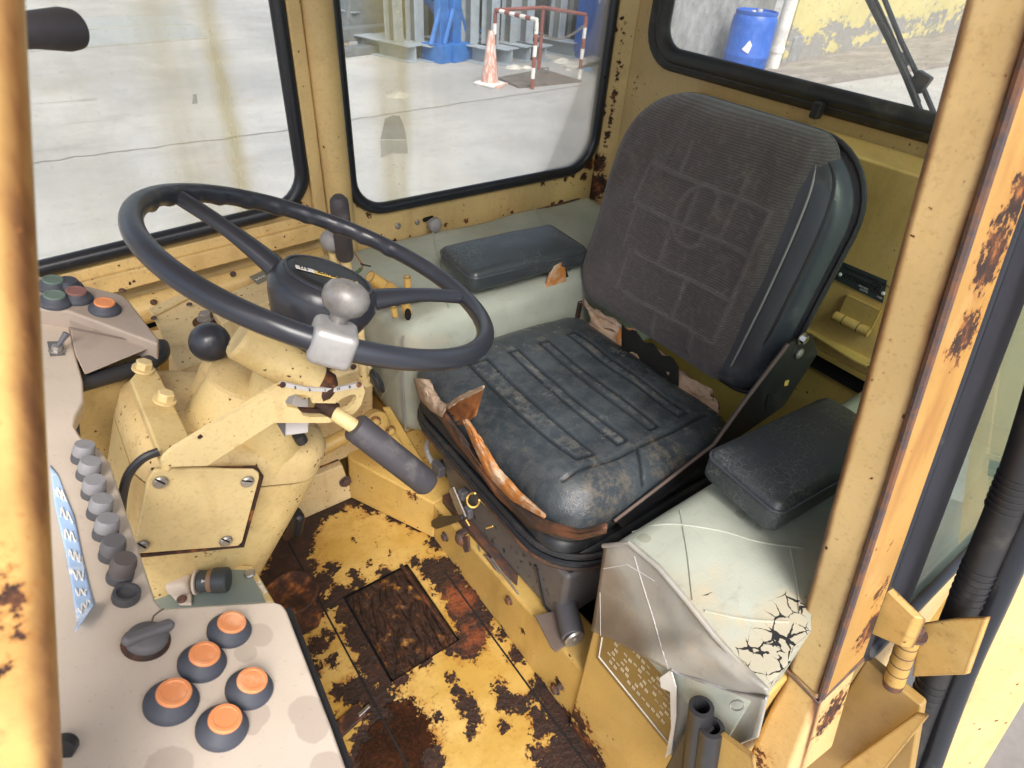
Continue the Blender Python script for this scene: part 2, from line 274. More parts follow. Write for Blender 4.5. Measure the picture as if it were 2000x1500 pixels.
# ribbed fabric cover
s = NT('fabric'); 
wv = s.n('TexWave', 1, dict(wave_type='BANDS', bands_direction='Z'), Vector=s.maps((1, 1, 1)), Scale=62, Distortion=.6, Detail=2, Detail_Scale=4)
w2 = s.n('TexWave', 1, dict(wave_type='BANDS', bands_direction='Y'), Vector=s.tc, Scale=85, Distortion=1.2, Detail=2)
c = s.mix(s.noise(5, 4, .6), (.075, .064, .068), (.15, .13, .128)); c = s.mix(s.step(wv, .2, .8, .0, .34), c, (.028, .024, .027)); c = s.mix(s.step(s.noise(11, 7, .7), .52, .78, 0, .5), c, (.19, .155, .132))
c = s.mix(s.step(s.noise(90, 3), .5, .7, 0, .2), c, (.22, .20, .20)); c = s.mix(s.math('MULTIPLY', s.n('Attribute', 2, dict(attribute_name='wear_groove')), .24), c, (.26, .235, .235))
MAT['fabric'] = s.bsdf(c, .95, bump=s.math('ADD', wv, s.math('MULTIPLY', w2, .6)), bstr=.5, bdist=.002, spec=.2, Sheen_Weight=.25, Sheen_Roughness=.5)
# pale green vinyl covers, stained, cracked where the near one is torn
def green_mat(name, cracks, stains, brown=None, base=None):
    s = NT(name); b = s.noise(4, 4, .6)
    c = s.mix(s.step(b, .35, .68), *((tuple(x * .84 for x in base), tuple(x * 1.08 for x in base)) if base else ((.325, .355, .30), (.42, .45, .385))))
    c = s.mix(s.step(s.noise(7, 6, .65), .52, .75, 0, .5), c, (.50, .40, .26))
    c = s.mix(s.step(s.noise(18, 7, .7, s.maps((1, 3, 1))), .55, .75, 0, .35), c, (.20, .19, .14))
    if stains: c = s.mix(s.math('MULTIPLY', s.step(s.blobs(stains, .12, 40, 3, .004), .25, .35), .45), c, (.20, .205, .145))
    if brown: c = s.mix(s.step(s.blobs(brown, .10, 12, 4, .02), -.05, .6, 0, .92), c, (.19, .148, .11))  # brown on the skirt: dirt with the fold's shading painted in
    c = s.mix(s.step(s.noise(45, 6, .75), .56, .72, 0, .3), c, (.24, .22, .17))
    h = s.math('ADD', s.math('ADD', s.math('MULTIPLY', s.noise(12, 4), .35), s.math('MULTIPLY', s.noise(45, 5, .7), .35)), s.math('MULTIPLY', s.noise(240, 3), .15)); rg = .68
    if cracks:
        v3 = s.n('VectorMath', 0, dict(operation='ADD'), _0=s.tc, _1=s.n('VectorMath', 0, dict(operation='SCALE'), _0=s.n('TexNoise', 1, None, Vector=s.tc, Scale=30., Detail=4.), Scale=.02))
        e = s.vor(46, v3, 'DISTANCE_TO_EDGE'); msk = s.blobs(cracks, .18, 26, 4, .01)
        wd = s.math('MULTIPLY', s.step(msk, .05, 1.0), .115)
        ck = s.math('MULTIPLY', s.math('LESS_THAN', e, s.math('MULTIPLY', wd, s.step(s.noise(32, 4, .6), .40, .58))), s.math('GREATER_THAN', msk, .14))
        c = s.mix(s.step(msk, -.25, .5, 0, .7), c, (.47, .41, .29)); c = s.mix(ck, c, (.012, .013, .013)); h = s.math('SUBTRACT', h, ck)
    MAT[name] = s.bsdf(c, rg, bump=h, bstr=.35, bdist=.006)
green_mat('green', None, None)
# glass: clear pane with a film of dust and run-down stains
def glass_mat(name, tint, film, streakcol=None, streaks=(), haze=.08, filmcol=(.75, .73, .68)):
    s = NT(name); t = s.n('BsdfTransparent', Color=tint)
    gl = s.n('BsdfGlossy', Color=(1, 1, 1), Roughness=.03)
    fr = s.n('Fresnel', IOR=1.45); a = s.n('MixShader', Fac=s.math('MULTIPLY', fr, .75), _1=t, _2=gl)
    d = s.n('BsdfDiffuse', Color=filmcol); tr = s.n('BsdfTranslucent', Color=filmcol); dd = s.n('MixShader', Fac=.5, _1=d, _2=tr)
    k = s.math('ADD', haze, s.math('MULTIPLY', s.step(s.noise(3.5, 6, .65), .4, .75), film))
    k = s.math('ADD', k, s.math('MULTIPLY', s.step(s.noise(150, 2), .66, .72), film * 2.2))
    a = s.n('MixShader', Fac=k, _1=a, _2=dd)
    if streaks:
        st = None; gx = s.n('SeparateXYZ', 0, Vector=s.tc); wob = s.math('MULTIPLY', s.math('SUBTRACT', s.noise(5, 3), .5), .05)
        for x0, sw_, am in streaks:
            q = s.math('DIVIDE', s.math('SUBTRACT', s.math('ADD', gx, wob), x0), sw_); q = s.math('MULTIPLY', s.math('POWER', 2.718, s.math('MULTIPLY', s.math('MULTIPLY', q, q), -1.)), am); st = q if st is None else s.math('ADD', st, q)
        st = s.math('MULTIPLY', st, s.step(s.noise(14, 3, .5, s.maps((1, 1, .12))), .05, .75), clamp=True)
        sd = s.n('MixShader', Fac=.5, _1=s.n('BsdfDiffuse', Color=streakcol), _2=s.n('BsdfTranslucent', Color=streakcol))
        a = s.n('MixShader', Fac=st, _1=a, _2=sd)
    s.t.links.new(a, s.out.inputs[0]); MAT[name] = s.m
glass_mat('glass', (.95, .96, .95), .05, (.80, .64, .16), [(.335, .020, .34), (.25, .07, .24), (.08, .12, .10), (.70, .035, .26), (.745, .018, .2), (.79, .10, .10)], .055)
glass_mat('rear_glass', (.96, .97, .96), .09, None, 0, .07)
glass_mat('green_glass', (.80, .90, .83), .06, None, 0, .17, (.40, .50, .42))
# yard
s = NT('yard_concrete'); b = s.noise(.35, 6, .6, s.maps((1, 1, 1))); f = s.noise(5, 6, .65, s.maps((.35, 1, 1)))
c = s.mix(s.step(b, .35, .65), (.33, .325, .31), (.47, .455, .42)); c = s.mix(s.step(f, .5, .75, 0, .45), c, (.29, .285, .275)); c = s.mix(s.step(s.noise(60, 3), .6, .75, 0, .3), c, (.25, .24, .22))
c = s.mix(s.step(s.noise(.9, 5, .6), .55, .75, 0, .4), c, (.40, .32, .23)); c = s.mix(s.step(s.noise(1.6, 8, .72, s.maps((.5, 1, 1))), .53, .70, 0, .5), c, (.26, .255, .245)); c = s.mix(s.step(s.noise(12, 8, .75), .54, .7, 0, .45), c, (.27, .26, .245))
MAT['yard'] = s.bsdf(c, .85, bump=s.noise(24, 6), bstr=.3, bdist=.01)
s = NT('pavement_concrete'); f = s.noise(3.5, 6, .65, s.maps((.3, 1, 1)))
MAT['pave'] = s.bsdf(s.mix(s.step(f, .4, .7), (.25, .225, .20), (.36, .33, .29)), .88, bump=s.noise(30, 6), bstr=.4, bdist=.01)
s = NT('yellow_render'); gz = s.n('SeparateXYZ', 2, Vector=s.tc)
peel = s.math('SUBTRACT', s.math('ADD', s.noise(1.3, 8, .7, s.maps((1, 1, 2.2))), s.math('MULTIPLY', s.step(gz, -1.05, .25, 1, 0), .20)), .635)
c = s.mix(s.noise(3, 5, .6), (.56, .48, .19), (.66, .59, .31)); c = s.mix(s.step(s.noise(6, 7, .7, s.maps((1, 1, .12))), .56, .72, 0, .5), c, (.36, .32, .2))
MAT['ywall'] = s.bsdf(s.mix(s.step(peel, 0, .02), c, s.mix(s.noise(9, 5), (.24, .235, .225), (.38, .36, .33))), .85, bump=s.step(peel, 0, .03, .4, 0), bstr=.6, bdist=.02)
plain('greywall', (.27, .275, .275), .85, var=.2, bs=20, dirt=(.14, .13, .12), dscale=2, damt=.6)
plain('steelgrey', (.33, .38, .42), .55, var=.12, dirt=(.26, .20, .15), dscale=3, dlim=(.52, .7), damt=.6)
plain('steeldark', (.14, .15, .155), .6, dirt=(.2, .16, .1), dscale=4, damt=.5)
plain('steelblue', (.03, .15, .44), .5, var=.2, dirt=(.2, .18, .16), dscale=4, dlim=(.6, .75), damt=.6)
plain('drumblue', (.012, .10, .46), .35, var=.12, dirt=(.2, .24, .4), dscale=6, damt=.25)
plain('container', (.02, .10, .38), .55, var=.15, dirt=(.25, .25, .25), dscale=9, dlim=(.6, .75), damt=.4)
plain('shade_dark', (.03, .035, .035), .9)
plain('redoxide', (.23, .075, .06), .6); plain('whitepaint', (.72, .70, .66), .55, dirt=(.3, .2, .15), dscale=12, damt=.4)
s = NT('cone_worn'); f = s.noise(9, 6, .7, s.maps((5, 5, .5))); MAT['cone'] = s.bsdf(s.mix(s.step(f, .46, .56), (.50, .22, .15), (.60, .53, .49)), .7)
plain('leaf', (.05, .10, .03), .6, var=.35); plain('debris', (.55, .52, .46), .8); plain('bluebag', (.12, .35, .6), .5); plain('timber', (.33, .27, .19), .8)
plain('pitplate', (.15, .13, .115), .7, dirt=(.25, .16, .1), dscale=4)
plain('mat_grey', (.24, .22, .20), .9, bs=200, bstr=.6)
# ---------------------------------------------------------------- geometry helpers: a shape is (verts, faces)
def basis(n, hint=(0, 0, 1)):
    n = V(n).normalized(); a = V(hint)
    if abs(n.dot(a.normalized())) > .98: a = V((0, 1, 0))
    u = a.cross(n).normalized(); return u, n.cross(u), n
def join(*gs):
    vs, fs = [], []
    for g in gs:
        k = len(vs); vs += list(g[0]); fs += [tuple(i + k for i in f) for f in g[1]]
    return vs, fs
def xf(g, M): return [M @ V(v) for v in g[0]], g[1]
def box(c, s, M=None):
    vs = [V((c[0] + s[0] / 2 * i, c[1] + s[1] / 2 * j, c[2] + s[2] / 2 * k)) for i in (-1, 1) for j in (-1, 1) for k in (-1, 1)]
    fs = [(0, 1, 3, 2), (4, 6, 7, 5), (0, 4, 5, 1), (2, 3, 7, 6), (0, 2, 6, 4), (1, 5, 7, 3)]
    return ([M @ v for v in vs] if M else vs), fs
def span(x0, x1, y0, y1, z0, z1): return box(((x0 + x1) / 2, (y0 + y1) / 2, (z0 + z1) / 2), (x1 - x0, y1 - y0, z1 - z0))
def prism(poly, off):
    poly = [V(p) for p in poly]; off = V(off); n = len(poly)
    nn = V((0, 0, 0))
    for i in range(n): nn += poly[i].cross(poly[(i + 1) % n])
    if nn.dot(off) > 0: poly = poly[::-1]
    vs = poly + [p + off for p in poly]
    return vs, [tuple(range(n)), tuple(range(2 * n - 1, n - 1, -1))] + [(i, i + n, (i + 1) % n + n, (i + 1) % n) for i in range(n)]
def hexa(a, b):
    """solid between two quads"""
    return [V(p) for p in a] + [V(p) for p in b], [(3, 2, 1, 0), (4, 5, 6, 7), (0, 1, 5, 4), (1, 2, 6, 5), (2, 3, 7, 6), (3, 0, 4, 7)]
def spline(pts, k=6, closed=False):
    pts = [V(p) for p in pts]; n = len(pts); out = []
    if n < 3: return pts
    g = (lambda i: pts[i % n]) if closed else (lambda i: pts[max(0, min(n - 1, i))])
    for i in range(n if closed else n - 1):
        p0, p1, p2, p3 = g(i - 1), g(i), g(i + 1), g(i + 2)
        for j in range(k):
            t = j / k; out.append(.5 * ((2 * p1) + (p2 - p0) * t + (2 * p0 - 5 * p1 + 4 * p2 - p3) * t * t + (3 * p1 - p0 - 3 * p2 + p3) * t ** 3))
    if not closed: out.append(pts[-1])
    return out
def tube(pts, r, seg=10, closed=False, k=0, squash=1., hint=None):
    pts = spline(pts, k, closed) if k else [V(p) for p in pts]; n = len(pts)
    rr = r if callable(r) else (lambda t: r)
    vs, fs = [], []; u = None
    for i, p in enumerate(pts):
        a = pts[(i - 1) % n] if closed or i else p; b = pts[(i + 1) % n] if closed or i < n - 1 else p
        t = (b - a).normalized()
        if u is None: u = basis(t, hint or (0, 0, 1))[0]
        u = (u - t * u.dot(t)).normalized(); v = t.cross(u); q = rr(i / max(1, n - 1))
        vs += [p + (u * math.cos(2 * math.pi * j / seg) + v * squash * math.sin(2 * math.pi * j / seg)) * q for j in range(seg)]
    for i in range(n if closed else n - 1):
        i2 = (i + 1) % n
        fs += [(i * seg + j, i * seg + (j + 1) % seg, i2 * seg + (j + 1) % seg, i2 * seg + j) for j in range(seg)]
    if not closed: fs += [tuple(range(seg))[::-1], tuple((n - 1) * seg + j for j in range(seg))]
    return vs, fs
def lathe(prof, o, ax, seg=24):
    u, v, n = basis(ax); o = V(o); vs, fs = [], []
    for r, z in prof: vs += [o + n * z + (u * math.cos(2 * math.pi * j / seg) + v * math.sin(2 * math.pi * j / seg)) * max(r, 1e-5) for j in range(seg)]
    m = len(prof)
    for i in range(m - 1): fs += [(i * seg + j, i * seg + (j + 1) % seg, (i + 1) * seg + (j + 1) % seg, (i + 1) * seg + j) for j in range(seg)]
    fs += [tuple(range(seg))[::-1], tuple((m - 1) * seg + j for j in range(seg))]
    return vs, fs
def cyl(a, b, r, seg=16, r2=None):
    a, b = V(a), V(b); return lathe([(r, 0), (r if r2 is None else r2, (b - a).length)], a, b - a, seg)
def hexbolt(o, ax, r=.008, h=.006):
    return join(lathe([(r * 1.35, 0), (r * 1.35, h * .25)], o, ax, 16), lathe([(r, h * .25), (r, h), (r * .85, h * 1.1)], o, ax, 6))
def screw(o, ax, r=.007):
    u, v, n = basis(ax)
    return join(lathe([(r, 0), (r, r * .25), (r * .8, r * .5), (0, r * .6)], o, ax, 18))
def grid(fn, nu, nv):
    vs = [V(fn(i / nu, j / nv)) for i in range(nu + 1) for j in range(nv + 1)]
    return vs, [(i * (nv + 1) + j, (i + 1) * (nv + 1) + j, (i + 1) * (nv + 1) + j + 1, i * (nv + 1) + j + 1) for i in range(nu) for j in range(nv)]
def rrect(a, b, rc, seg=8):
    """rounded rectangle outline, half sizes a x b; rc one radius or four (++,-+,--,+-)"""
    rc = rc if isinstance(rc, (tuple, list)) else (rc,) * 4; out = []
    for q, (sx, sy) in enumerate(((1, 1), (-1, 1), (-1, -1), (1, -1))):
        r = rc[q]
        for i in range(seg + 1):
            t = (q + i / seg) * math.pi / 2; out.append((sx * (a - r) + r * math.cos(t), sy * (b - r) + r * math.sin(t)))
    return out
def sdrr(x, y, a, b, rc):
    """distance inside a rounded rectangle, corner radius by quadrant"""
    r = rc[0 if x >= 0 and y >= 0 else 1 if y >= 0 else 2 if x < 0 else 3]
    qx, qy = abs(x) - a + r, abs(y) - b + r
    return -(math.hypot(max(qx, 0), max(qy, 0)) + min(max(qx, qy), 0) - r)
def pad(a, b, rc, r, top, bot, n=40, hf=None, M=None, bulge=0., m=None, rb=None):
    """cushion: rounded plan, rounded rim (radius r), top face displaced by hf(x, y); closed below"""
    m = m or n; rc = rc if isinstance(rc, (tuple, list)) else (rc,) * 4; vs, fs = [], []
    rb = rb if rb is not None else min(r, (top - bot) * .4)
    def plan(u, v):
        if abs(u) < 1e-9 and abs(v) < 1e-9: return 0., 0.
        x, y = u * a, v * b; k = 1 / max(abs(u), abs(v)); lo, hi = 0., k
        for _ in range(22):
            md = (lo + hi) / 2
            if sdrr(x * md, y * md, a, b, rc) > 0: lo = md
            else: hi = md
        return x * lo / k, y * lo / k
    sp = lambda i, q: math.sin((2 * i / q - 1) * math.pi / 2) * .65 + (2 * i / q - 1) * .35
    for i in range(n + 1):
        for j in range(m + 1):
            x, y = plan(sp(i, n), sp(j, m)); d = max(0., sdrr(x, y, a, b, rc)); z = top
            if d < r: z -= r - math.sqrt(max(0, r * r - (r - d) ** 2))
            if bulge: z += bulge * (1 - (x / a) ** 2) * (1 - (y / b) ** 2)
            if hf: z += hf(x, y) * min(1, d / max(r * .6, 1e-6))
            vs.append(V((x, y, z)))
    W = m + 1; fs += [(i * W + j, (i + 1) * W + j, (i + 1) * W + j + 1, i * W + j + 1) for i in range(n) for j in range(m)]
    ring = [i * W for i in range(n)] + [n * W + j for j in range(m)] + [i * W + m for i in range(n, 0, -1)] + [j for j in range(m, 0, -1)]
    loop = ring; L = len(ring)
    for q in range(1, 6):
        t = q / 5 * math.pi / 2; base = len(vs)
        for i in ring:
            p = vs[i]; l = math.hypot(p.x, p.y); sh = 1 - rb * (1 - math.cos(t)) / max(l, 1e-6)
            vs.append(V((p.x * sh, p.y * sh, bot + rb - rb * math.sin(t))) if q > 0 else p)
        if q == 1:
            b0 = len(vs)
            for i in ring: vs.append(V((vs[i].x, vs[i].y, bot + rb)))
            fs += [(loop[(k + 1) % L], loop[k], b0 + k, b0 + (k + 1) % L) for k in range(L)]; loop = [b0 + k for k in range(L)]
        nl = [base + k for k in range(L)]
        fs += [(loop[(k + 1) % L], loop[k], nl[k], nl[(k + 1) % L]) for k in range(L)]; loop = nl
    fs.append(tuple(loop[::-1]))
    fs = [f[::-1] for f in fs]
    fs = [f[::-1] for f in fs]
    return ([M @ v for v in vs] if M else vs), fs
def frame(o, x, y):
    """matrix with columns x, y, x cross y at o"""
    x = V(x).normalized(); y = V(y); y = (y - x * y.dot(x)).normalized(); z = x.cross(y)
    return Matrix.Translation(V(o)) @ Matrix((x, y, z)).transposed().to_4x4()
def holed(outer, holes, off):
    """flat plate with holes, thickness off (a vector)"""
    bm = bmesh.new(); ed = []
    for lp in [outer] + holes:
        vv = [bm.verts.new(V(p)) for p in lp]; ed += [bm.edges.new((vv[i], vv[(i + 1) % len(vv)])) for i in range(len(vv))]
    bmesh.ops.triangle_fill(bm, edges=ed, use_beauty=True)
    fcs = list(bm.faces); r = bmesh.ops.extrude_face_region(bm, geom=fcs)
    bmesh.ops.translate(bm, vec=V(off), verts=[e for e in r['geom'] if isinstance(e, bmesh.types.BMVert)])
    bmesh.ops.recalc_face_normals(bm, faces=bm.faces)
    bm.verts.index_update(); g = [v.co.copy() for v in bm.verts], [tuple(v.index for v in f.verts) for f in bm.faces]; bm.free(); return g

# ---------------------------------------------------------------- scene objects
def setp(o, label=None, cat=None, group=None, kind=None):
    for k, v in (('label', label), ('category', cat), ('group', group), ('kind', kind)):
        if v: o[k] = v
    return o
def ob(name, g, mat, parent=None, bevel=0., seg=2, sub=0, ang=35, smooth=True, solid=0., attr=None, **pr):
    me = bpy.data.meshes.new(name); me.from_pydata([tuple(v) for v in g[0]], [], g[1])
    bm = bmesh.new(); bm.from_mesh(me); bmesh.ops.recalc_face_normals(bm, faces=bm.faces); bm.to_mesh(me); bm.free()
    me.materials.append(MAT[mat] if isinstance(mat, str) else mat)
    o = bpy.data.objects.new(name, me); COL.objects.link(o)
    if smooth:
        me.shade_smooth(); me.set_sharp_from_angle(angle=R(ang))
    if attr:
        at = me.attributes.new('wear_groove', 'FLOAT', 'POINT'); at.data.foreach_set('value', [attr(v.co) for v in me.vertices])
    if solid: q = o.modifiers.new('thickness', 'SOLIDIFY'); q.thickness = solid; q.offset = 0
    if bevel:
        q = o.modifiers.new('bevel', 'BEVEL'); q.width = bevel; q.segments = seg; q.limit_method = 'ANGLE'; q.angle_limit = R(32); q.harden_normals = False
        me.shade_smooth(); 
        for e in me.edges: e.use_edge_sharp = False
        q.harden_normals = True
    if sub: q = o.modifiers.new('subdivision', 'SUBSURF'); q.levels = q.render_levels = sub
    if parent: o.parent = parent; o.matrix_parent_inverse = Matrix.Translation(-root_loc(parent))
    return setp(o, **pr)
def root_loc(o): return o.location.copy() if o.type == 'EMPTY' else V((0, 0, 0))
def thing(name, loc, label, cat, group=None):
    o = bpy.data.objects.new(name, None); o.empty_display_size = .05; COL.objects.link(o); o.location = loc
    return setp(o, label, cat, group)
def text(name, s, M, size, mat, parent, ext=.0004, align='LEFT', sx=1., bold=0.):
    cu = bpy.data.curves.new(name, 'FONT'); cu.body = s; cu.size = size; cu.extrude = ext; cu.align_x = align; cu.offset = bold; cu.resolution_u = 2
    t = bpy.data.objects.new(name, cu); COL.objects.link(t); t.matrix_world = M @ Matrix.Diagonal((sx, 1, 1, 1))
    dg = bpy.context.evaluated_depsgraph_get(); me = bpy.data.meshes.new_from_object(t.evaluated_get(dg))
    me.transform(M @ Matrix.Diagonal((sx, 1, 1, 1))); bpy.data.objects.remove(t); me.materials.clear(); me.materials.append(MAT[mat])
    o = bpy.data.objects.new(name, me); COL.objects.link(o)
    if parent: o.parent = parent; o.matrix_parent_inverse = Matrix.Translation(-root_loc(parent))
    return o
def seglines(L, w, d):
    """groove pattern for a cushion top: L is a list of ((x0,y0),(x1,y1))"""
    def f(x, y):
        h = 0.
        for (ax, ay), (bx, by) in L:
            dx, dy = bx - ax, by - ay; t = max(0, min(1, ((x - ax) * dx + (y - ay) * dy) / (dx * dx + dy * dy)))
            q = (x - ax - t * dx) ** 2 + (y - ay - t * dy) ** 2
            if q < 9 * w * w: h = max(h, math.exp(-q / (w * w)))
        return -d * h
    return f
# ================================================================ the yard outside
GZ = -1.1
ob('ground', ([(-60, -60, GZ), (90, -60, GZ), (90, 90, GZ), (-60, 90, GZ)], [(0, 1, 2, 3)]), 'yard', kind='structure')
# ================================================================ the cab
cab = thing('machine_cab', (.6, .7, 0), 'worn yellow steel cab of a loader with rusty floor and rubber-sealed windows', 'vehicle cab')
YF = 1.42; XR = 1.43
# floor: plate with a square opening, a loose rusty hatch lies in it
hq = [onz(p, 0) for p in ((668, 1164), (800, 1100), (896, 1256), (760, 1328))]
hx0, hx1, hy0, hy1 = .238, .408, .626, .872
fl = ob('floor', holed([(-.45, .12, 0), (1.43, .12, 0), (1.43, 1.40, 0), (-.45, 1.40, 0)], [[(hx0, hy0, 0), (hx1, hy0, 0), (hx1, hy1, 0), (hx0, hy1, 0)]], (0, 0, -.006)), 'floor', cab, label='yellow steel floor plate with large rust patches')
ob('hatch_plate', span(hx0 + .007, hx1 - .003, hy0 + .006, hy1 - .007, -.012, -.004), 'hatch', fl, bevel=.0015)
ob('underfloor_pan', span(hx0 - .05, hx1 + .05, hy0 - .05, hy1 + .05, -.05, -.03), 'black_hole', fl)  # black in place of the shade seen through the hatch gap
ob('hinge_rod', cyl((hx1 - .012, hy0 + .03, .001), (hx1 - .016, hy1 + .0, .001), .005, 10), 'rust', fl)
ob('floor_seam', span(.188, .192, .12, 1.13, .0003, .0012), 'black_hole', fl)
ob('floor_seam', span(.470, .474, .12, .80, .0003, .0012), 'black_hole', fl)
c0 = onz((680, 1412), 0); ob('latch_plate', xf(span(-.045, .035, -.016, .016, .001, .010), Matrix.Translation(c0) @ Matrix.Rotation(R(12), 4, 'Z')), 'rust', fl, bevel=.003)
ob('latch_tab', xf(span(.020, .048, -.012, -.004, .008, .013), Matrix.Translation(c0) @ Matrix.Rotation(R(12), 4, 'Z')), 'chrome', fl, bevel=.002)
c0 = onz((570, 1160), 0); ob('floor_cover', lathe([(.062, .0), (.062, .006), (.056, .008), (.05, .005), (0, .004)], c0, (0, 0, 1), 28), 'rust', fl)
c1 = onz((580, 1205), 0); ob('floor_cover_tab', prism([c1 + V(p) for p in ((-.06, .03, 0), (.04, .05, 0), (.055, -.02, 0), (.03, -.05, 0), (-.05, -.05, 0))], (0, 0, .003)), 'rust', fl)
# step and kick panel at the far side of the floor
ob('kick_panel', hexa([(-.1, 1.14, -.002), (.39, 1.14, -.002), (.39, 1.40, -.002), (-.1, 1.40, -.002)], [(-.1, 1.145, .135), (.375, 1.145, .125), (.39, 1.40, .125), (-.1, 1.40, .135)]), 'cream', cab, bevel=.004)
ob('ledge_groove', span(.05, .37, 1.157, 1.20, .135, .140), 'rust', cab)
# seat rail: beam across the cab with an angled gusset to the kick panel
ob('seat_rail', hexa([(.5, .33, .0), (.5, .90, .0), (.56, .90, .0), (.56, .33, .0)], [(.5, .345, .195), (.5, .90, .135), (.58, .90, .145), (.58, .345, .205)]), 'rail', cab, bevel=.008, seg=3)
ob('rail_gusset', hexa([(.38, 1.142, 0), (.5, .90, 0), (.56, .90, 0), (.47, 1.40, 0)], [(.39, 1.142, .145), (.5, .895, .137), (.58, .90, .145), (.50, 1.40, .155)]), 'rail', cab, bevel=.006)
for p, r in (((870, 1048), .010), ((995, 1172), .008), ((1085, 1345), .010), ((1095, 1340), .006)):
    ob('rail_bolt', hexbolt(onx(p, .4985), (-1, 0, 0), r, .008), 'iron', cab)
p = ony((675, 940), 1.139); ob('kick_bolt', hexbolt(p, (0, -1, 0), .013, .008), 'iron', cab)
ob('under_seat_shade', span(.56, 1.42, .30, 1.0, .02, .05), 'black_hole', cab)  # near-black slab that stands in for the shade under the seat

# ---- far wall with two windows
def rr_hole(x0, x1, z0a, z0b, z1, r, y):
    pts = []
    for x, z in rrect((x1 - x0) / 2, .5, 1e-3 if r is None else r):
        pts.append((x, z))
    cx = (x0 + x1) / 2; out = []
    for x, z in rrect((x1 - x0) / 2, (z1 - z0a) / 2, r, 7):
        t = (x + (x1 - x0) / 2) / (x1 - x0); zz = (z1 + z0a) / 2 + z
        low = max(0, 1 - (zz - z0a) / (z1 - z0a)); out.append(V((cx + x, y, zz + (z0b - z0a) * t * low)))
    return out
h1 = rr_hole(-.50, .470, .655, .715, 1.78, .085, YF); h2 = rr_hole(.585, 1.385, .668, .668, 1.78, (.08, .08, .085, .10), YF)
MAT['farwall'] = NT('far_wall_paint').paint(YEL, spots=.6, dirt=.3, streak=.3, chips=.3, rdark=.1, bamp=.8, bscale=90, blobs=[(*ony(p, 1.42), r) for p, r in (((700, 400), .012), ((690, 390), .012), ((720, 420), .010), ((1060, 358), .012), ((1120, 340), .016), ((1105, 350), .012), ((1150, 320), .03), ((1140, 345), .02), ((770, 470), .010), ((800, 462), .006), ((870, 440), .010), ((910, 432), .012), ((1000, 415), .008), ((1080, 398), .012), ((1095, 395), .014), ((905, 375), .007), ((905, 385), .004), ((905, 400), .003), ((905, 412), .003), ((650, 253), .008), ((595, 405), .014), ((585, 398), .012), ((605, 412), .008))])
ob('far_wall', holed([(-.60, YF, 0), (1.46, YF, 0), (1.46, YF, 1.90), (-.60, YF, 1.90)], [h1, h2], (0, .025, 0)), 'farwall', cab, ang=25)
def window(name, loop, nrm, glass, r=.015, off=.004, sealmat='seal', double=0., label=None):
    n = V(nrm); c = sum(loop, V()) / len(loop)
    g = prism([c + (p - c) * 1.0 + n * .004 for p in loop], -n * .005)
    w_ = ob(name, g, glass, cab, label=label)
    path = [p + n * off for p in loop]
    ob('rubber_seal', tube(path, r, 12, True, squash=1.0), sealmat, w_)
    if double:
        ob('seal_lip', tube([c + (p - c) * (1 + double) + n * (off - .004) for p in loop], r * .9, 10, True), sealmat, w_)
    return w_
w1 = window('window', h1, (0, -1, 0), 'glass', .0165, label='dusty front side window with yellow run stains')
w2 = window('window', h2, (0, -1, 0), 'glass', .0150, label='far side window behind the seat arm')
# press-marks and ledges under the front window
ob('window_sill', hexa([(-.5, 1.385, .585), (.50, 1.385, .635), (.50, 1.42, .635), (-.5, 1.42, .585)], [(-.5, 1.392, .622), (.50, 1.392, .672), (.50, 1.42, .672), (-.5, 1.42, .622)]), 'sill', cab, bevel=.004)
ob('sill_strip', hexa([(-.5, 1.403, .618), (.50, 1.403, .670), (.50, 1.42, .670), (-.5, 1.42, .618)], [(-.5, 1.408, .640), (.50, 1.408, .692), (.50, 1.42, .692), (-.5, 1.42, .640)]), 'sill', cab, bevel=.003)
ob('cross_tube', tube([(-.35, 1.358, .552), (.47, 1.358, .595)], .030, 20), 'sill', cab)
ob('sill_gap', span(-.4, .50, 1.37, 1.415, .40, .575), 'black_hole', cab)
ob('lower_rail', hexa([(-.3, 1.335, .475), (.48, 1.335, .515), (.48, 1.36, .515), (-.3, 1.36, .475)], [(-.3, 1.335, .51), (.48, 1.335, .55), (.48, 1.36, .55), (-.3, 1.36, .51)]), 'link', cab, bevel=.003)
# posts
ob('window_post', join(tube([(.548, 1.418, .30), (.548, 1.418, 1.90)], .036, 24)), 'cab', cab)
ob('post_flange', span(.482, .512, 1.400, 1.419, .64, 1.90), 'cab', cab, bevel=.004)
ob('rear_corner_post', prism([(1.395, 1.419, .5), (1.395, 1.405, .5), (1.43, 1.36, .5), (1.43, 1.419, .5)], (0, 0, 1.2)), NT('corner_paint').paint(YEL, spots=.3, dirt=.3, streak=.4, blobs=[(1.40, 1.41, .68, .045), (1.405, 1.40, .62, .05), (1.40, 1.41, .60, .06)] + [(1.41 + random.gauss(0, .004), 1.39 + random.gauss(0, .004), .70 + .40 * i / 34, random.uniform(.006, .014) * (1.15 - .5 * i / 34)) for i in range(34)] + [(1.396, 1.408, .83, .012), (1.396, 1.408, .85, .010), (1.396, 1.408, 1.05, .014)], bamp=.75, bscale=110, rdark=.12), cab, bevel=.004)
for p, r in (((777, 441), .0085), ((815, 434), .0075)):
    ob('wall_screw', screw(ony(p, 1.4185), (0, -1, 0), r), 'bolt', cab)
p = ony((836, 427), 1.4185); ob('knob_slot', xf(prism([(x, 0, z) for x, z in rrect(.017, .006, .0059, 5)], (0, -.002, 0)), Matrix.Translation(p) @ Matrix.Rotation(R(-4), 4, 'Y')), 'black_hole', cab)
hp = [onp(q, (0, 1.4185, 0), (0, 1, 0)) for q in ((745, 490), (1130, 388))]
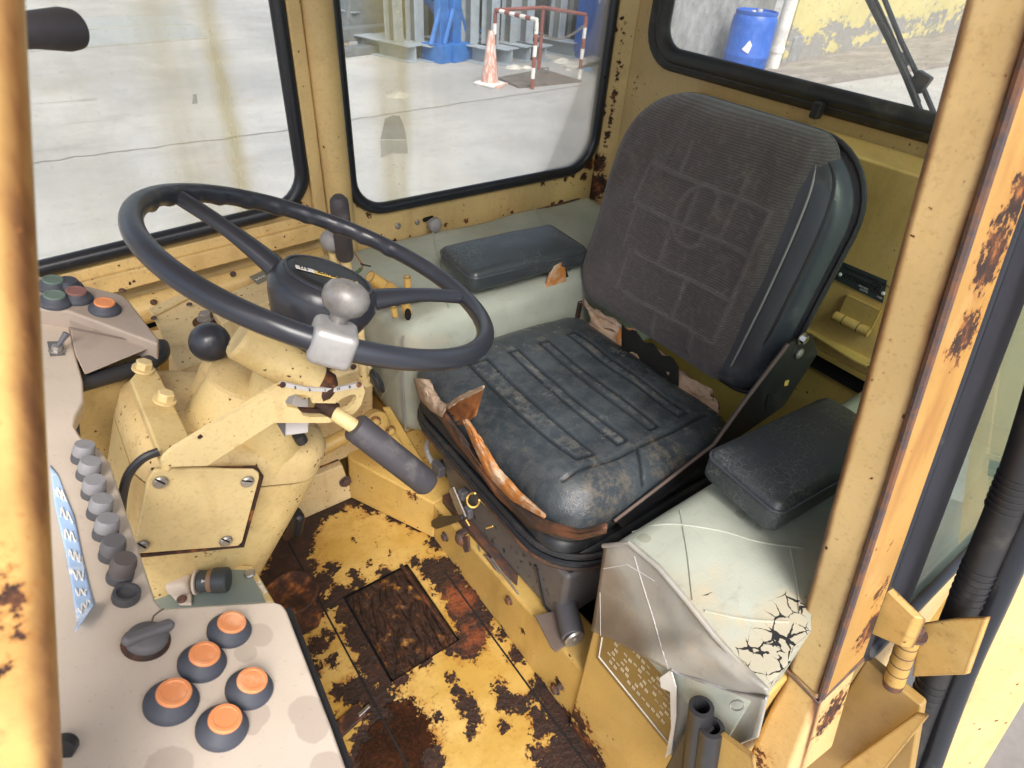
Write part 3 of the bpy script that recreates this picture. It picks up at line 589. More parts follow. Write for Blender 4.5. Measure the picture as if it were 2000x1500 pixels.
ob('wall_trim', tube([hp[0] + V((0, -.004, 0)), hp[1] + V((0, -.004, .0))], .004, 8), 'iron', cab)

# ---- rear wall: window above a boxed ledge
rh = [V((XR, y, z)) for y, z in ((.66 + a, 1.397 + b) for a, b in rrect(.605, .383, .075, 7))]
ob('rear_wall', holed([(XR, -.05, 0), (XR, 1.42, 0), (XR, 1.42, 1.90), (XR, -.05, 1.90)], [rh], (.025, 0, 0)), 'cab', cab, ang=25)
w3 = window('rear_window', rh, (-1, 0, 0), 'rear_glass', .021, .006, 'seal_old', .045, label='rear window with thick old double rubber seal')
sj = onx((1600, 207), 1.40); ob('seal_joint', xf(span(-.012, .012, -.010, .010, -.026, .010), Matrix.Translation(sj) @ Matrix.Rotation(R(4), 4, 'X')), 'rubber', w3, bevel=.004)
lz = .952
MAT['ledge'] = NT('ledge_paint').paint((.72, .48, .17), spots=.5, dirt=.25, chips=.35)  # lighter than the rear paint, in place of daylight on the ledge
ob('rear_ledge', span(1.30, 1.428, .02, 1.105, .535, lz), 'ledge', cab, bevel=.006, seg=3)
ob('rear_lower_panel', span(1.33, 1.425, .02, 1.40, .0, .50), 'rear', cab)
ob('rear_slot', span(1.322, 1.426, .02, 1.10, .475, .534), 'black_hole', cab)
a_, b_ = onx((1592, 655), 1.285), onx((1672, 705), 1.285); c_ = onx((1690, 692), 1.30)
ob('ledge_lip', prism([a_, b_, c_ + V((0, -.3, 0)), V((1.335, .2, c_.z)), V((1.335, a_.y + .2, a_.z)), a_ + V((0, .2, 0))], (0, 0, -.004)), 'rear', cab)
ob('lip_flange', span(1.30, 1.325, .02, 1.08, .522, .536), 'rear', cab, bevel=.002)
y0, z0 = onx((1650, 595), 1.30).y, onx((1665, 610), 1.30).z
hgo = ob('hinge_leaf', span(1.289, 1.299, y0 - .075, y0 + .002, z0 - .012, z0 + .035), 'link', cab, bevel=.002)
ob('hinge_barrel', tube([(1.286, y0 + .006, z0 - .018), (1.286, y0 - .075, z0 - .018)], .011, 14), 'link', hgo)
for dy in (.016, .050): ob('hinge_barrel_gap', tube([(1.286, y0 - dy, z0 - .018), (1.286, y0 - dy - .0015, z0 - .018)], .0113, 14), 'black_hole', hgo)
# maker's plate, two rivets and its print
pn0, pn1 = onx((1640, 512), 1.2985), onx((1733, 560), 1.2985)
ob_pl = ob('maker_plate', prism([onx(q, 1.2985) for q in ((1638, 508), (1733, 548), (1724, 592), (1630, 545))], (-.0015, 0, 0)), 'plate', cab, label='dark printed maker plate with two rivets')
ob('rivet', screw(onx((1641, 536), 1.2968), (-1, 0, 0), .004), 'white', ob_pl); ob('rivet', screw(onx((1725, 573), 1.2968), (-1, 0, 0), .004), 'white', ob_pl)
tx = lambda px: frame(onx(px, 1.2966), (0, -1, 0), (0, 0, 1))
text('print', 'Manufactured for CATERPILLAR by', tx((1648, 523)), .0072, 'blacktxt', ob_pl, sx=.95)
text('print', 'OTTOSSON', tx((1647, 540)), .0135, 'blacktxt', ob_pl, bold=.0003)
text('print', '4W1862', tx((1676, 559)), .006, 'lightgrey', ob_pl); text('print', '353795', tx((1678, 566)), .006, 'lightgrey', ob_pl); text('print', '1983', tx((1711, 580)), .006, 'lightgrey', ob_pl)
lg = [onx((1711, 562), 1.2966) + V((0, y, z)) for y, z in rrect(.009, .009, .002, 3)]
ob('print', tube(lg, .0011, 6, True), 'blacktxt', ob_pl); text('print', 'K', frame(onx((1711, 566), 1.2966) + V((0, .004, -.001)), (0, -1, 0), (0, 0, 1)), .013, 'blacktxt', ob_pl, bold=.0004)

# ---- near side: leaning door post, quarter window, low wall
def nearp(x, z, d=0.): return V((x, ynear(z) + d, z))
zt, zb = 1.80, .44
pt = [nearp(.64, zt), nearp(.745, zt), nearp(.745, zt, .060), nearp(.64, zt, .056)]
pb = [nearp(.64, zb), nearp(.75, zb), nearp(.75, zb, .058), nearp(.64, zb, .054)]
ob('door_post', hexa(pb, pt), 'post', cab, bevel=.010, seg=3, label='leaning door post with rust-brown edges')
lb = [V((.55, .035, -.25)), V((.80, .0, -.25)), V((.80, .10, -.25)), V((.53, .125, -.25))]
_e, _q = onx((1432, 1540), .60), onx((1532, 1540), .60); lb = [_q, _q + V((.16, -.01, -.06)), _e + V((.16, .0, -.06)), _e]
ob('door_post_foot', hexa(lb, pb), 'post', cab, bevel=.010, seg=3)
ob('post_outer_face', hexa([nearp(.648, zb + .01, -.004), nearp(.748, zb + .01, -.004), nearp(.748, zb + .01, -.0005), nearp(.648, zb + .01, -.0005)], [nearp(.648, zt, -.004), nearp(.745, zt, -.004), nearp(.745, zt, -.0005), nearp(.648, zt, -.0005)]), 'postout', cab)
ob('weld_bead', tube([pb[3] + V((-.001, 0, .002)), pb[0] + V((-.002, -.001, -.004)), pb[1] + V((0, -.003, .004))], .0028, 8), 'iron', cab)
ob('post_ridge', tube([nearp(.640, z, -.002) for z in (.45, .8, 1.1, 1.4, 1.79)], .005, 8), 'iron', cab)
ql = [nearp(x, z, .012) for x, z in ((1.06 + a, 1.09 + b) for a, b in rrect(.30, .68, .05, 6))]
wq = window('quarter_window', ql, (0, -.984, .178), 'green_glass', .014, .004, 'seal', label='green tinted quarter window beside the door post')
ob('seal_band', hexa([nearp(.752, .41, .004), nearp(.915, .41, .004), nearp(.915, .41, .016), nearp(.752, .41, .016)], [nearp(.752, 1.78, .004), nearp(.90, 1.78, .004), nearp(.90, 1.78, .016), nearp(.752, 1.78, .016)]), 'band', wq, bevel=.004)
ob('near_low_wall', hexa([V((.80, .02, -.3)), V((1.43, .02, -.3)), V((1.43, .05, -.3)), V((.80, .05, -.3))], [nearp(.80, .40, .004), nearp(1.43, .40, .004), nearp(1.43, .40, .03), nearp(.80, .40, .03)]), 'cab', cab)
ob('near_upper_rail', hexa([nearp(-.1, 1.78), nearp(1.43, 1.78), nearp(1.43, 1.78, .05), nearp(-.1, 1.78, .05)], [nearp(-.1, 1.90), nearp(1.43, 1.90), nearp(1.43, 1.90, .05), nearp(-.1, 1.90, .05)]), 'cab', cab)
fpt = [ony(q, .255) for q in ((52, 0),)]
fa, fb = ony((54, -60), .272), ony((128, 1500), .197); fm = ony((98, 800), .228)
def fp(P, dx, dy): return V((P.x - dx, P.y + dy, P.z))
top_ = fa + (fa - fb) * 1.2; bot_ = fb + (fb - fa) * 2.2
ob('front_post', hexa([fp(bot_, 0, 0), fp(bot_, .09, -.01), fp(bot_, .09, .05), fp(bot_, 0, .045)], [fp(top_, 0, 0), fp(top_, .09, -.01), fp(top_, .09, .05), fp(top_, 0, .045)]), 'frontpost', cab, bevel=.012, seg=4, label='blurred rust-streaked front door post')
ob('front_wall', span(-.62, -.58, .15, 1.42, -.1, .60), 'cab', cab)
ob('front_corner_post', span(-.62, -.55, 1.36, 1.43, .6, 1.90), 'cab', cab, bevel=.01)
ob('roof', hexa([(-.65, .08, 1.90), (1.48, .08, 1.90), (1.48, 1.47, 1.90), (-.65, 1.47, 1.90)], [(-.62, .12, 1.94), (1.44, .12, 1.94), (1.44, 1.43, 1.94), (-.62, 1.43, 1.94)]), 'cab', cab, bevel=.01)  # out of view, raised with the window tops to let more light in
ob('door_sill', span(-.1, .62, .06, .14, -.12, -.008), 'cab', cab, bevel=.004)
# ================================================================ covers, pads and the seat
gc = thing('seat_side_cover', (.937, 1.203, .28), 'pale green vinyl padded cover along the far window wall', 'cushion cover', 'green vinyl covers beside the seat')
def wav(x, y): return .010 * (mnoise.noise((x * 7, y * 7, 1.3))) - .012 * max(0, 1 - (math.hypot(x + .42, y + .14) / .1))
ob('cover_top', pad(.447, .212, (.03, .03, .05, .04), .045, .585, .27, 44, wav, Matrix.Translation((.937, 1.203, 0))), 'green', gc, ang=70)
def on_far(x, y): return V((x, y, .5865 + wav(x - .937, y - 1.203)))
for a, b in (((.62, 1.02), (.80, 1.40)), ((.98, 1.02), (1.15, 1.40))):
    ob('seam', tube([on_far(a[0] + (b[0] - a[0]) * t / 8, a[1] + (b[1] - a[1]) * t / 8) for t in range(9)], .0022, 6), 'green', gc)
ob('seam', tube([(.490, 1.003, .30), (.489, 1.001, .45), (.497, 1.003, .565)], .003, 6), 'greyball', gc)
ob('seam', tube([(.489, 1.13, .31), (.488, 1.02, .47)], .0022, 6), 'green', gc)
ob('cover_base', span(.50, 1.38, 1.02, 1.41, .13, .275), 'link', gc)

STN = [(*onz(p, .565), r) for p, r in (((1445, 1010), .016), ((1480, 1035), .012), ((1460, 1020), .010), ((1258, 1055), .016), ((1432, 1070), .012), ((1425, 988), .008))]
CRK = [(*onz(p, .56), r) for p, r in (((1520, 1260), .048), ((1500, 1300), .042), ((1530, 1220), .04), ((1375, 1170), .02), ((1440, 1220), .014), ((1560, 1330), .06), ((1400, 1215), .016), ((1545, 1190), .03), ((1470, 1290), .03))]
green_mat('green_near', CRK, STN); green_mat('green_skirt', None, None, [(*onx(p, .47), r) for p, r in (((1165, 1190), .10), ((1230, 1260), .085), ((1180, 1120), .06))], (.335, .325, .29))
gn = thing('seat_side_cover', (.86, .21, .30), 'cracked and stained pale green vinyl cover beside the door post', 'cushion cover', 'green vinyl covers beside the seat')
def wav2(x, y): return .007 * mnoise.noise((x * 6 + 3, y * 8, 2.2)) - .015 * max(0, 1 - math.hypot(x - .0, y - .08) / .25)
M2 = Matrix.Translation((.862, .2125, 0))
_g = pad(.385, .1525, (.03, .05, .015, .03), .036, .572, .42, 44, wav2, M2); ob('cover_top', ([V((v.x, max(v.y, .116 if v.x > .62 else .104 if v.x > .56 else .094), v.z)) for v in _g[0]], _g[1]), 'green_near', gn, ang=70)
def zc(x, y):
    x -= .862; y -= .2125; d = max(0., sdrr(x, y, .385, .1525, (.03, .05, .015, .03))); r = .036
    return .5728 + wav2(x, y) * min(1, d / .025) - (r - math.sqrt(max(0, r * r - (r - d) ** 2)) if d < r else 0)
def topseam(pts): 
    q = []
    for p in pts:
        a = onz(p, .57); q.append(V((a.x, a.y, zc(a.x, a.y))))
    return tube(q, .0018, 6, k=4)
ob('seam', topseam([(1240, 1022), (1300, 1026), (1400, 1040), (1480, 1060), (1570, 1068)]), 'green_near', gn)
ob('seam', topseam([(1328, 1000), (1332, 1030), (1342, 1090), (1352, 1175)]), 'green_near', gn)
ob('seam', topseam([(1375, 1195), (1460, 1210), (1540, 1215)]), 'green_near', gn)
ob('seam', topseam([(1545, 1070), (1556, 1140), (1562, 1200)]), 'green_near', gn)
# skirt hanging over the front of the box, with folds and a ragged hem
topl = [(1182, 1062), (1232, 1056), (1290, 1105), (1345, 1170), (1400, 1240), (1455, 1300), (1500, 1345)]
heml = [(1156, 1232), (1200, 1250), (1262, 1285), (1312, 1310), (1380, 1335), (1440, 1352), (1500, 1362)]
def lerpl(L, t):
    t *= len(L) - 1; i = min(int(t), len(L) - 2); f = t - i; return (L[i][0] * (1 - f) + L[i + 1][0] * f, L[i][1] * (1 - f) + L[i + 1][1] * f)
def skirt(u, v):
    a, b = lerpl(topl, u), lerpl(heml, u); p = (a[0] * (1 - v) + b[0] * v, a[1] * (1 - v) + b[1] * v)
    fold = .013 * math.sin(7 * u + 5 * v + .6) * v ** .7 + .004 * math.sin(26 * u + 11 * v) * v * (1 - v) + .003 * math.sin(17 * u + 8 * v) * v + .002 * mnoise.noise((u * 6, v * 4, 0))
    return onx(p, .476 - .010 * math.sin(v * 2.6) - fold)
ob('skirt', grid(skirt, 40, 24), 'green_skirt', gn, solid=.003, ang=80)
ob('seam', tube([V(skirt(t / 24, .015)) + V((-.003, 0, .0)) for t in range(25)], .0034, 8), 'green_skirt', gn)
ob('seam', tube([V(skirt(.02 + .30 * t / 10, .28 - .1 * t / 10)) + V((-.0015, 0, 0)) for t in range(11)], .0008, 6), 'lightgrey', gn)
ob('seam', tube([V(skirt(.20 + .28 * t / 12, .10 + .88 * t / 12)) + V((-.0015, 0, 0)) for t in range(13)], .0009, 6), 'lightgrey', gn)
ob('seam', tube([V(skirt(.02 + .05 * t / 10, .55 + .45 * t / 10)) + V((-.0015, 0, 0)) for t in range(11)], .0008, 6), 'lightgrey', gn)
ob('seam', tube([V(skirt(.50 + .5 * t / 14, .96 + .02 * math.sin(t))) + V((-.003, 0, 0)) for t in range(15)], .0016, 6), 'greyball', gn)
def flap(u, v):
    a = lerpl([(1318, 1312), (1400, 1340), (1500, 1358)], u); b = lerpl([(1312, 1500), (1330, 1495), (1480, 1440)], u)
    if u < .25 and v > .1: b = (b[0] + 6 * math.sin(v * 14), b[1])
    p = (a[0] * (1 - v) + b[0] * v, a[1] * (1 - v) + b[1] * v); return onx(p, .483 - .006 * math.sin(12 * u + 2 * v) * (v + .2))
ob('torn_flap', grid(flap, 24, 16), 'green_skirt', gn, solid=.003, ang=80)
tr = [onx(p, .470) for p in ((1312, 1306), (1322, 1340), (1322, 1400), (1312, 1470), (1300, 1480), (1312, 1420), (1310, 1350), (1292, 1342), (1290, 1322))]
ob('torn_strip', prism(tr, (-.002, 0, 0)), 'white', gn, bevel=.0008)
ob('snap_button', tube([onx((1440 + 14 * math.cos(a * math.pi / 6), 1378 + 10 * math.sin(a * math.pi / 6)), .470) for a in range(12)], .0012, 6, True), 'greyball', gn)
# box under the near cover with its instruction plate
bx = ob('side_box', span(.492, 1.2, .10, .350, -.06, .43), 'panel', cab, bevel=.006, label='yellow steel box under the near green cover')
dp = [onx(p, .4915) for p in ((1172, 1235), (1165, 1284), (1322, 1478), (1345, 1330), (1310, 1290))]
dpl = ob('instruction_plate', prism(dp, (-.0016, 0, 0)), 'dataplate', bx, label='brown instruction plate with white print')
ob('plate_border', tube([onx(p, .4893) for p in ((1176, 1245), (1170, 1283), (1318, 1466))], .0013, 6), 'white', bx)
pr = ([], []); y00, z00 = onx((1178, 1275), .489).y, onx((1178, 1275), .489).z
for row in range(7):
    for colm in range(15):
        y = y00 - .008 - colm * .0105 - (row % 2) * .003; z = z00 + row * .0135 + (colm // 5) * .002 - .002
        k = random.random()
        if k < .3: continue
        q = (.0068, .0075) if k < .72 else (.007, .0012)
        for sub in range(3 if q[1] > .004 else 2):
            if q[1] > .004: pr = join(pr, box((.4893, y + (sub - 1) * .0024, z), (.0006, .0016, q[1])))
            else: pr = join(pr, box((.4893, y, z + sub * .0026), (.0006, q[0], .0007)))
pv = [max(dpl.data.vertices, key=lambda v: 0)]
def inpoly(y, z):
    c = False; P = [(d.y, d.z) for d in dp]; n = len(P)
    for i in range(n):
        (y1, z1), (y2, z2) = P[i], P[(i + 1) % n]
        if (z1 > z) != (z2 > z) and y < (y2 - y1) * (z - z1) / (z2 - z1) + y1: c = not c
    return c
keep = [f for f in pr[1] if all(inpoly(pr[0][i].y, pr[0][i].z) for i in f)]
ob('plate_print', (pr[0], keep), 'goldtxt', bx, smooth=False, kind='stuff')

# armrest pads
def armpad(px, z, th, label):
    c = [onz(p, z) for p in px]; o = sum(c, V()) / 4; ex = ((c[1] - c[0]) + (c[2] - c[3])) / 2; ey = ((c[3] - c[0]) + (c[2] - c[1])) / 2
    M = frame(o, ex, ey); t = thing('armrest_pad', o - V((0, 0, th)), label, 'armrest', 'black vinyl armrest pads')
    a, b = ex.length / 2, ey.length / 2; 
    if M.col[2][2] < 0: M = frame(o, ey, ex); a, b = b, a
    ob('pad', pad(a, b, .018, .016, 0, -th, 26, lambda x, y: .002 * mnoise.noise((x * 15, y * 15, 0)), M, bulge=.008), 'pad', t, ang=70)
    lp = [M @ V((x, y, -.013)) for x, y in rrect(a + .0005, b + .0005, .02, 6)]
    ob('piping', tube(lp, .0022, 6, True), 'vinyl', t)
    return t
armpad([(886, 497), (955, 556), (1119, 466), (1045, 418)], .655, .05, 'black vinyl armrest pad lying on the far green cover')
armpad([(1400, 893), (1548, 1008), (1745, 850), (1600, 752)], .655, .062, 'crazed black vinyl armrest pad beside the door post')

# ---- operator seat
seat = thing('operator_seat', (.74, .71, .17), 'worn black operator seat with brown fabric backrest cover and torn cushion', 'seat')
SC = V((.735, .712, 0))
gl = []
for i, x in enumerate((-.150, -.105, -.045, -.020, .040, .065, .125, .150)):
    gl.append(((x, -.175), (x, .17)))
for i in range(0, 8, 2):
    a, b = (-.150, -.105, -.045, -.020, .040, .065, .125, .150)[i:i + 2]
    gl += [((a, -.175), (b, -.175)), ((a, .17), (b, .17))]
gl += [((-.20, -.20), (.18, -.20)), ((-.02, -.20), (-.06, -.26))]
gv = seglines(gl, .0034, .0048)
def ch(x, y):
    return gv(x, y) + .007 * mnoise.noise((x * 9, y * 9, 5)) - .012 * math.exp(-((x) ** 2 + y ** 2) / .02) + .010 * math.exp(-((x + .16) ** 2 + (y + .19) ** 2) / .003)
tilt = Matrix.Translation((.735, .712, .522)) @ Matrix.Rotation(R(3), 4, 'Y')
rx = (-.150, -.105, -.045, -.020, .040, .065, .125, .150); TI = tilt.inverted()
def dust_groove(v):
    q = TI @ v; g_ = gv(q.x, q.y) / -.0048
    if g_ > .25: return -g_  # grooves: a negative value darkens the vinyl colour
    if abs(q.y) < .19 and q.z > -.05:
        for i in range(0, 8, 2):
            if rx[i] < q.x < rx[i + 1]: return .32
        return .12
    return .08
ob('cushion', pad(.242, .272, (.06, .06, .075, .075), .055, 0, -.115, 150, ch, tilt, bulge=.008), 'cushion', seat, ang=75, attr=dust_groove)
ob('cushion_bottom', pad(.236, .262, .06, .02, -.10, -.135, 24, None, tilt), 'frame_black', seat, ang=70)
pan = ob('seat_pan', pad(.250, .280, .10, .02, .405, .345, 24, None, Matrix.Translation((.742, .712, 0))), 'frame_black', seat, ang=70)
for z, k, m in ((.404, 1.02, 'frame_black'), (.390, 1.035, 'seal'), (.374, 1.02, 'rim_rust')):
    ob('pan_rim', tube([(.742 + x * k, .712 + y * k, z) for x, y in rrect(.25, .28, .11, 8)], .0065, 8, True), m, pan)
# backrest
TB = R(13); BM = frame(V((1.020, .742, .535)) + V((math.sin(TB), 0, math.cos(TB))) * .240, (0, -1, 0), (math.sin(TB), 0, math.cos(TB)))
back = ob('backrest', pad(.272, .245, (.14, .16, .08, .07), .042, .040, -.028, 40, lambda x, y: .004 * mnoise.noise((x * 12, y * 12, 3)), BM, bulge=.010), 'vinyl', seat, ang=75)
ob('back_shell', pad(.279, .252, (.14, .16, .09, .08), .012, -.018, -.042, 30, None, BM), 'darkgrey', back, ang=70)
ob('shell_trim', tube([BM @ V((x, y, -.017)) for x, y in rrect(.280, .253, (.14, .16, .09, .08), 10)], .006, 8, True), 'rubber', back)
L = []
for y in (-.17, -.075, .02, .105): L += [((-.15 + .05 * (y < 0), y), (.15, y))]
for x, y0_, y1_ in ((-.12, -.17, -.075), (.04, -.17, -.075), (.15, -.17, -.075), (-.14, -.075, .02), (-.03, -.075, .02), (.15, -.075, .02), (-.15, .02, .105), (.075, .02, .14), (.15, .02, .105), (-.06, .105, .17), (.10, -.22, -.17), (0, -.235, -.17)): L.append(((x, y0_), (x, y1_)))
cc = [(.012 + .045 * math.cos(a), .045 + .062 * math.sin(a)) for a in [math.pi * (.30 + 1.4 * i / 12) for i in range(13)]]
L += [(cc[i], cc[i + 1]) for i in range(12)] + [(cc[0], (.04, .06)), (cc[-1], (.04, .03)), ((-.005, .0), (-.005, .09))]
em = seglines(L, .0042, -.0034)
def fab(x, y):
    x -= .042
    return em(x, y) + .014 * mnoise.noise((x * 7, y * 6, 9)) + .010 * mnoise.noise((x * 14 - y * 9, y * 3, 6)) * (1 if x < -.1 else .35) + .006 * mnoise.noise((x * 26 + y * 8, y * 5, 4)) * (1 if x > .08 else .3) - .010 * math.exp(-((x - .19 + .3 * (y - .0) * .2) / .012) ** 2) * (y > -.2)
FM = BM @ Matrix.Translation((-.034, .004, 0)); FI = FM.inverted()
ob('fabric_cover', pad(.244, .254, (.06, .16, .09, .05), .05, .052, -.02, 170, fab, FM, bulge=.024), 'fabric', back, ang=80, attr=lambda v: min(1, em((FI @ v).x - .042, (FI @ v).y) / .0034))
ob('cover_stitching', tube([BM @ V((x, y, z)) for x, y, z in ((.165, .240, .026), (.196, .18, .042), (.208, .10, .047), (.212, -.02, .048), (.211, -.12, .047), (.206, -.20, .039), (.196, -.238, .015))], .0022, 6, k=5), 'greyball', back)
ob('side_seam', tube([BM @ V((x, y, z)) for x, y, z in ((.15, .236, .02), (.222, .195, .030), (.246, .11, .038), (.249, -.02, .038), (.243, -.14, .036), (.222, -.215, .025))], .003, 6, k=5), 'rubber', back)
# foam showing between backrest and cushion, recline bars
def foam(u, v):
    p = (1140 + 250 * u + 25 * math.sin(v * 3) * v, 610 + 185 * u - 28 + 60 * v + 6 * math.sin(17 * u)); return onp(p, (1.0 - .02 * v, 0, .50), (-1, 0, .35)) + V((.012 * mnoise.noise((u * 9, v * 7, 1)), 0, .012 * mnoise.noise((u * 12, v * 9, 4))))
ob('torn_foam', grid(foam, 40, 14), 'foam', seat, solid=.008, ang=90)
def liner(u, v):
    p = (1215 + 110 * u, 650 + 80 * u - 18 + 52 * v + 5 * math.sin(20 * u)); return onp(p, (.975, 0, .50), (-1, 0, .35))
ob('black_liner', grid(liner, 20, 6), 'black_hole', seat, solid=.003)
ft = [onp(p, (.985, 0, .5), (-1, 0, .4)) for p in ((1205, 660), (1215, 640), (1245, 642), (1240, 650), (1222, 655), (1222, 678), (1208, 674))]
ob('foam_tuft', prism(ft, (-.006, 0, .003)), 'foam_orange', seat, bevel=.002)
ob('black_liner', prism([ony(p, 1.012) for p in ((1104, 520), (1122, 575), (1095, 618), (1025, 612), (1050, 578))], (0, .004, 0)), 'black_hole', seat)
ob('hide_strip', prism([ony(p, 1.005) for p in ((1082, 520), (1104, 505), (1108, 560), (1080, 575), (1040, 605), (1048, 585), (1068, 560))], (0, .01, 0)), 'foam_orange', seat, bevel=.003)
sp_ = [ony((1134, 590), .985), ony((1128, 622), .985)]
ob('coil_spring', tube([sp_[0].lerp(sp_[1], t / 60) + V((.006 * math.cos(t * .8), .006 * math.sin(t * .8), 0)) for t in range(61)], .0016, 6), 'rust', seat)
bar = [ony(p, .432) for p in ((1588, 655), (1598, 690), (1530, 795), (1450, 850), (1408, 880), (1216, 1030), (1200, 1018), (1395, 868), (1462, 775), (1540, 672))]
rb = ob('recline_bracket', prism(bar, (0, .006, 0)), 'frame_black', seat, bevel=.0015)
ob('bracket_edge', tube([ony(p, .431) for p in ((1540, 672), (1462, 775), (1395, 868), (1200, 1018))], .003, 8), 'brown_lining', rb)
ob('bracket_bolt', hexbolt(ony((1566, 660), .43), (0, -1, 0), .009, .009), 'chrome', rb); ob('bracket_rivet', lathe([(.011, 0), (.011, .003), (.006, .006)], ony((1560, 690), .431), (0, -1, 0), 16), 'bolt', rb)
ob('bracket_slot', prism([ony(p, .4312) for p in ((1500, 770), (1512, 772), (1506, 795), (1494, 800))], (0, -.0008, 0)), 'black_hole', rb); ob('bracket_slot', prism([ony(p, .4312) for p in ((1533, 744), (1541, 742), (1538, 752), (1531, 754))], (0, -.0008, 0)), 'yellow_wire', rb)
# suspension base
sb = ob('suspension_base', hexa([(.530, .455, .185), (.530, .86, .165), (.97, .86, .165), (.97, .455, .185)], [(.512, .440, .365), (.512, .90, .345), (.98, .90, .345), (.98, .440, .365)]), 'base', seat, bevel=.012, seg=3)
ob('base_crease', tube([(.515, .53, .30), (.524, .50, .20), (.527, .455, .19)], .003, 6), 'frame_black', sb)
ob('slide_track', span(.515, .55, .42, .88, .145, .172), 'iron', seat, bevel=.003)
ob('spring_wire', tube([onx(p, .508) for p in ((935, 1065), (940, 1085), (955, 1090), (1005, 1165), (1015, 1175), (1012, 1160), (960, 1090))], .0022, 6, k=4), 'bolt', seat)
ob('spring_wire', tube([onx(p, .509) for p in ((950, 1085), (975, 1120), (1002, 1155))], .004, 8), 'iron', seat)
ob('slide_end_plate', prism([onz(p, .205) for p in ((1045, 1205), (1110, 1190), (1140, 1240), (1085, 1275), (1075, 1265))], (0, 0, .006)), 'brown_lining', seat, bevel=.001)
ob('slide_roller', cyl(onz((1090, 1195), .24) + V((.03, .02, 0)), onz((1120, 1245), .235), .022, 20), 'darkgrey', seat, bevel=.002)
ob('roller_cap', lathe([(.021, 0), (.019, .004), (.006, .004), (.006, .006)], onz((1122, 1247), .235), (-.2, -1, 0), 18), 'bolt', seat)
ob('base_knob', pad(.020, .011, .010, .006, .008, -.008, 10, None, frame(onx((1105, 1105), .53), (0, -1, .4), (0, .4, 1))), 'frame_black', seat)
# lever cluster at the front of the base
for p, s_, m in (((905, 965), (.020, .020, .026), 'darkgrey'), ((915, 1000), (.016, .022, .03), 'darkgrey'), ((893, 980), (.012, .030, .05), 'frame_black'), ((903, 1045), (.03, .018, .03), 'iron')):
    ob('adjuster_block', box(onx(p, .505), s_, None), m, seat, bevel=.005)
ob('adjuster_plate', prism([onx(p, .494) for p in ((878, 955), (888, 950), (912, 1008), (902, 1014))], (-.004, 0, 0)), 'bolt', seat, bevel=.001)
ob('adjuster_lever', prism([onx(p, .490) for p in ((846, 1015), (862, 1006), (905, 1005), (908, 1014), (880, 1024), (856, 1032), (846, 1026))], (-.007, 0, 0)), 'frame_black', seat, bevel=.003)
ob('adjuster_pivot', lathe([(.016, 0), (.016, .012), (.008, .018)], onx((905, 1050), .496), (-1, 0, 0), 18), 'iron', seat, bevel=.002)
ob('adjuster_tail', prism([onx(p, .492) for p in ((900, 1050), (918, 1045), (920, 1075), (912, 1078))], (-.006, 0, 0)), 'iron', seat, bevel=.002)
ob('wire_tie', tube([onx((924 + 12 * math.cos(a), 977 + 14 * math.sin(a)), .470 + .006 * math.sin(2 * a)) for a in [i * .42 for i in range(13)]], .0020, 8, k=3), 'yellow_wire', seat)
for a, b in (((935, 975), (948, 986)), ((910, 1015), (917, 1027)), ((950, 1032), (962, 1028))): ob('wire_end', tube([onx(a, .498), onx(b, .498)], .0018, 6), 'yellow_wire', seat)
ob('side_handle', tube([onx(p, .50) for p in ((850, 850), (836, 860), (834, 880), (845, 905))], .006, 10, k=5), 'greyball', seat)
ob('handle_block', box(onx((857, 915), .505), (.02, .035, .03)), 'darkgrey', seat, bevel=.004)
# lifted and torn cover edges
def ribbon(A, B, x0, x1, curl):
    def f(u, v):
        a, b = lerpl(A, u), lerpl(B, u); p = (a[0] * (1 - v) + b[0] * v, a[1] * (1 - v) + b[1] * v)
        return onx(p, x0 + (x1 - x0) * v - curl * math.sin(v * 3.1) + .004 * mnoise.noise((u * 8, v * 6, 2)))
    return grid(f, 26, 10)
ob('torn_cover', ribbon([(808, 738), (820, 778), (842, 802), (864, 815)], [(840, 742), (850, 765), (862, 784), (874, 790)], .478, .492, .012), 'hide_edge', seat, solid=.003, ang=80)
ob('torn_cover', ribbon([(868, 812), (880, 828), (905, 830), (930, 812)], [(874, 790), (892, 782), (918, 770), (946, 755)], .492, .470, -.012), 'hide_back', seat, solid=.002, ang=80)
ob('torn_cover', ribbon([(872, 792), (890, 777), (915, 764), (946, 753)], [(875, 799), (894, 786), (918, 774), (945, 759)], .468, .466, .003), 'hide_edge', seat, solid=.002, ang=80)
ob('torn_cover', ribbon([(904, 820), (925, 870), (950, 925), (1000, 978), (1064, 1012)], [(914, 819), (946, 866), (975, 914), (1018, 962), (1066, 1006)], .478, .482, .007), 'foam_orange', seat, solid=.003, ang=80)
ob('front_edge_band', ribbon([(850, 800), (880, 850), (920, 900), (970, 970), (1040, 1035), (1130, 1055), (1185, 1040)], [(868, 800), (905, 850), (935, 900), (985, 955), (1050, 1010), (1130, 1035), (1185, 1022)], .486, .488, .006), 'rim_rust', seat, solid=.003, ang=80)
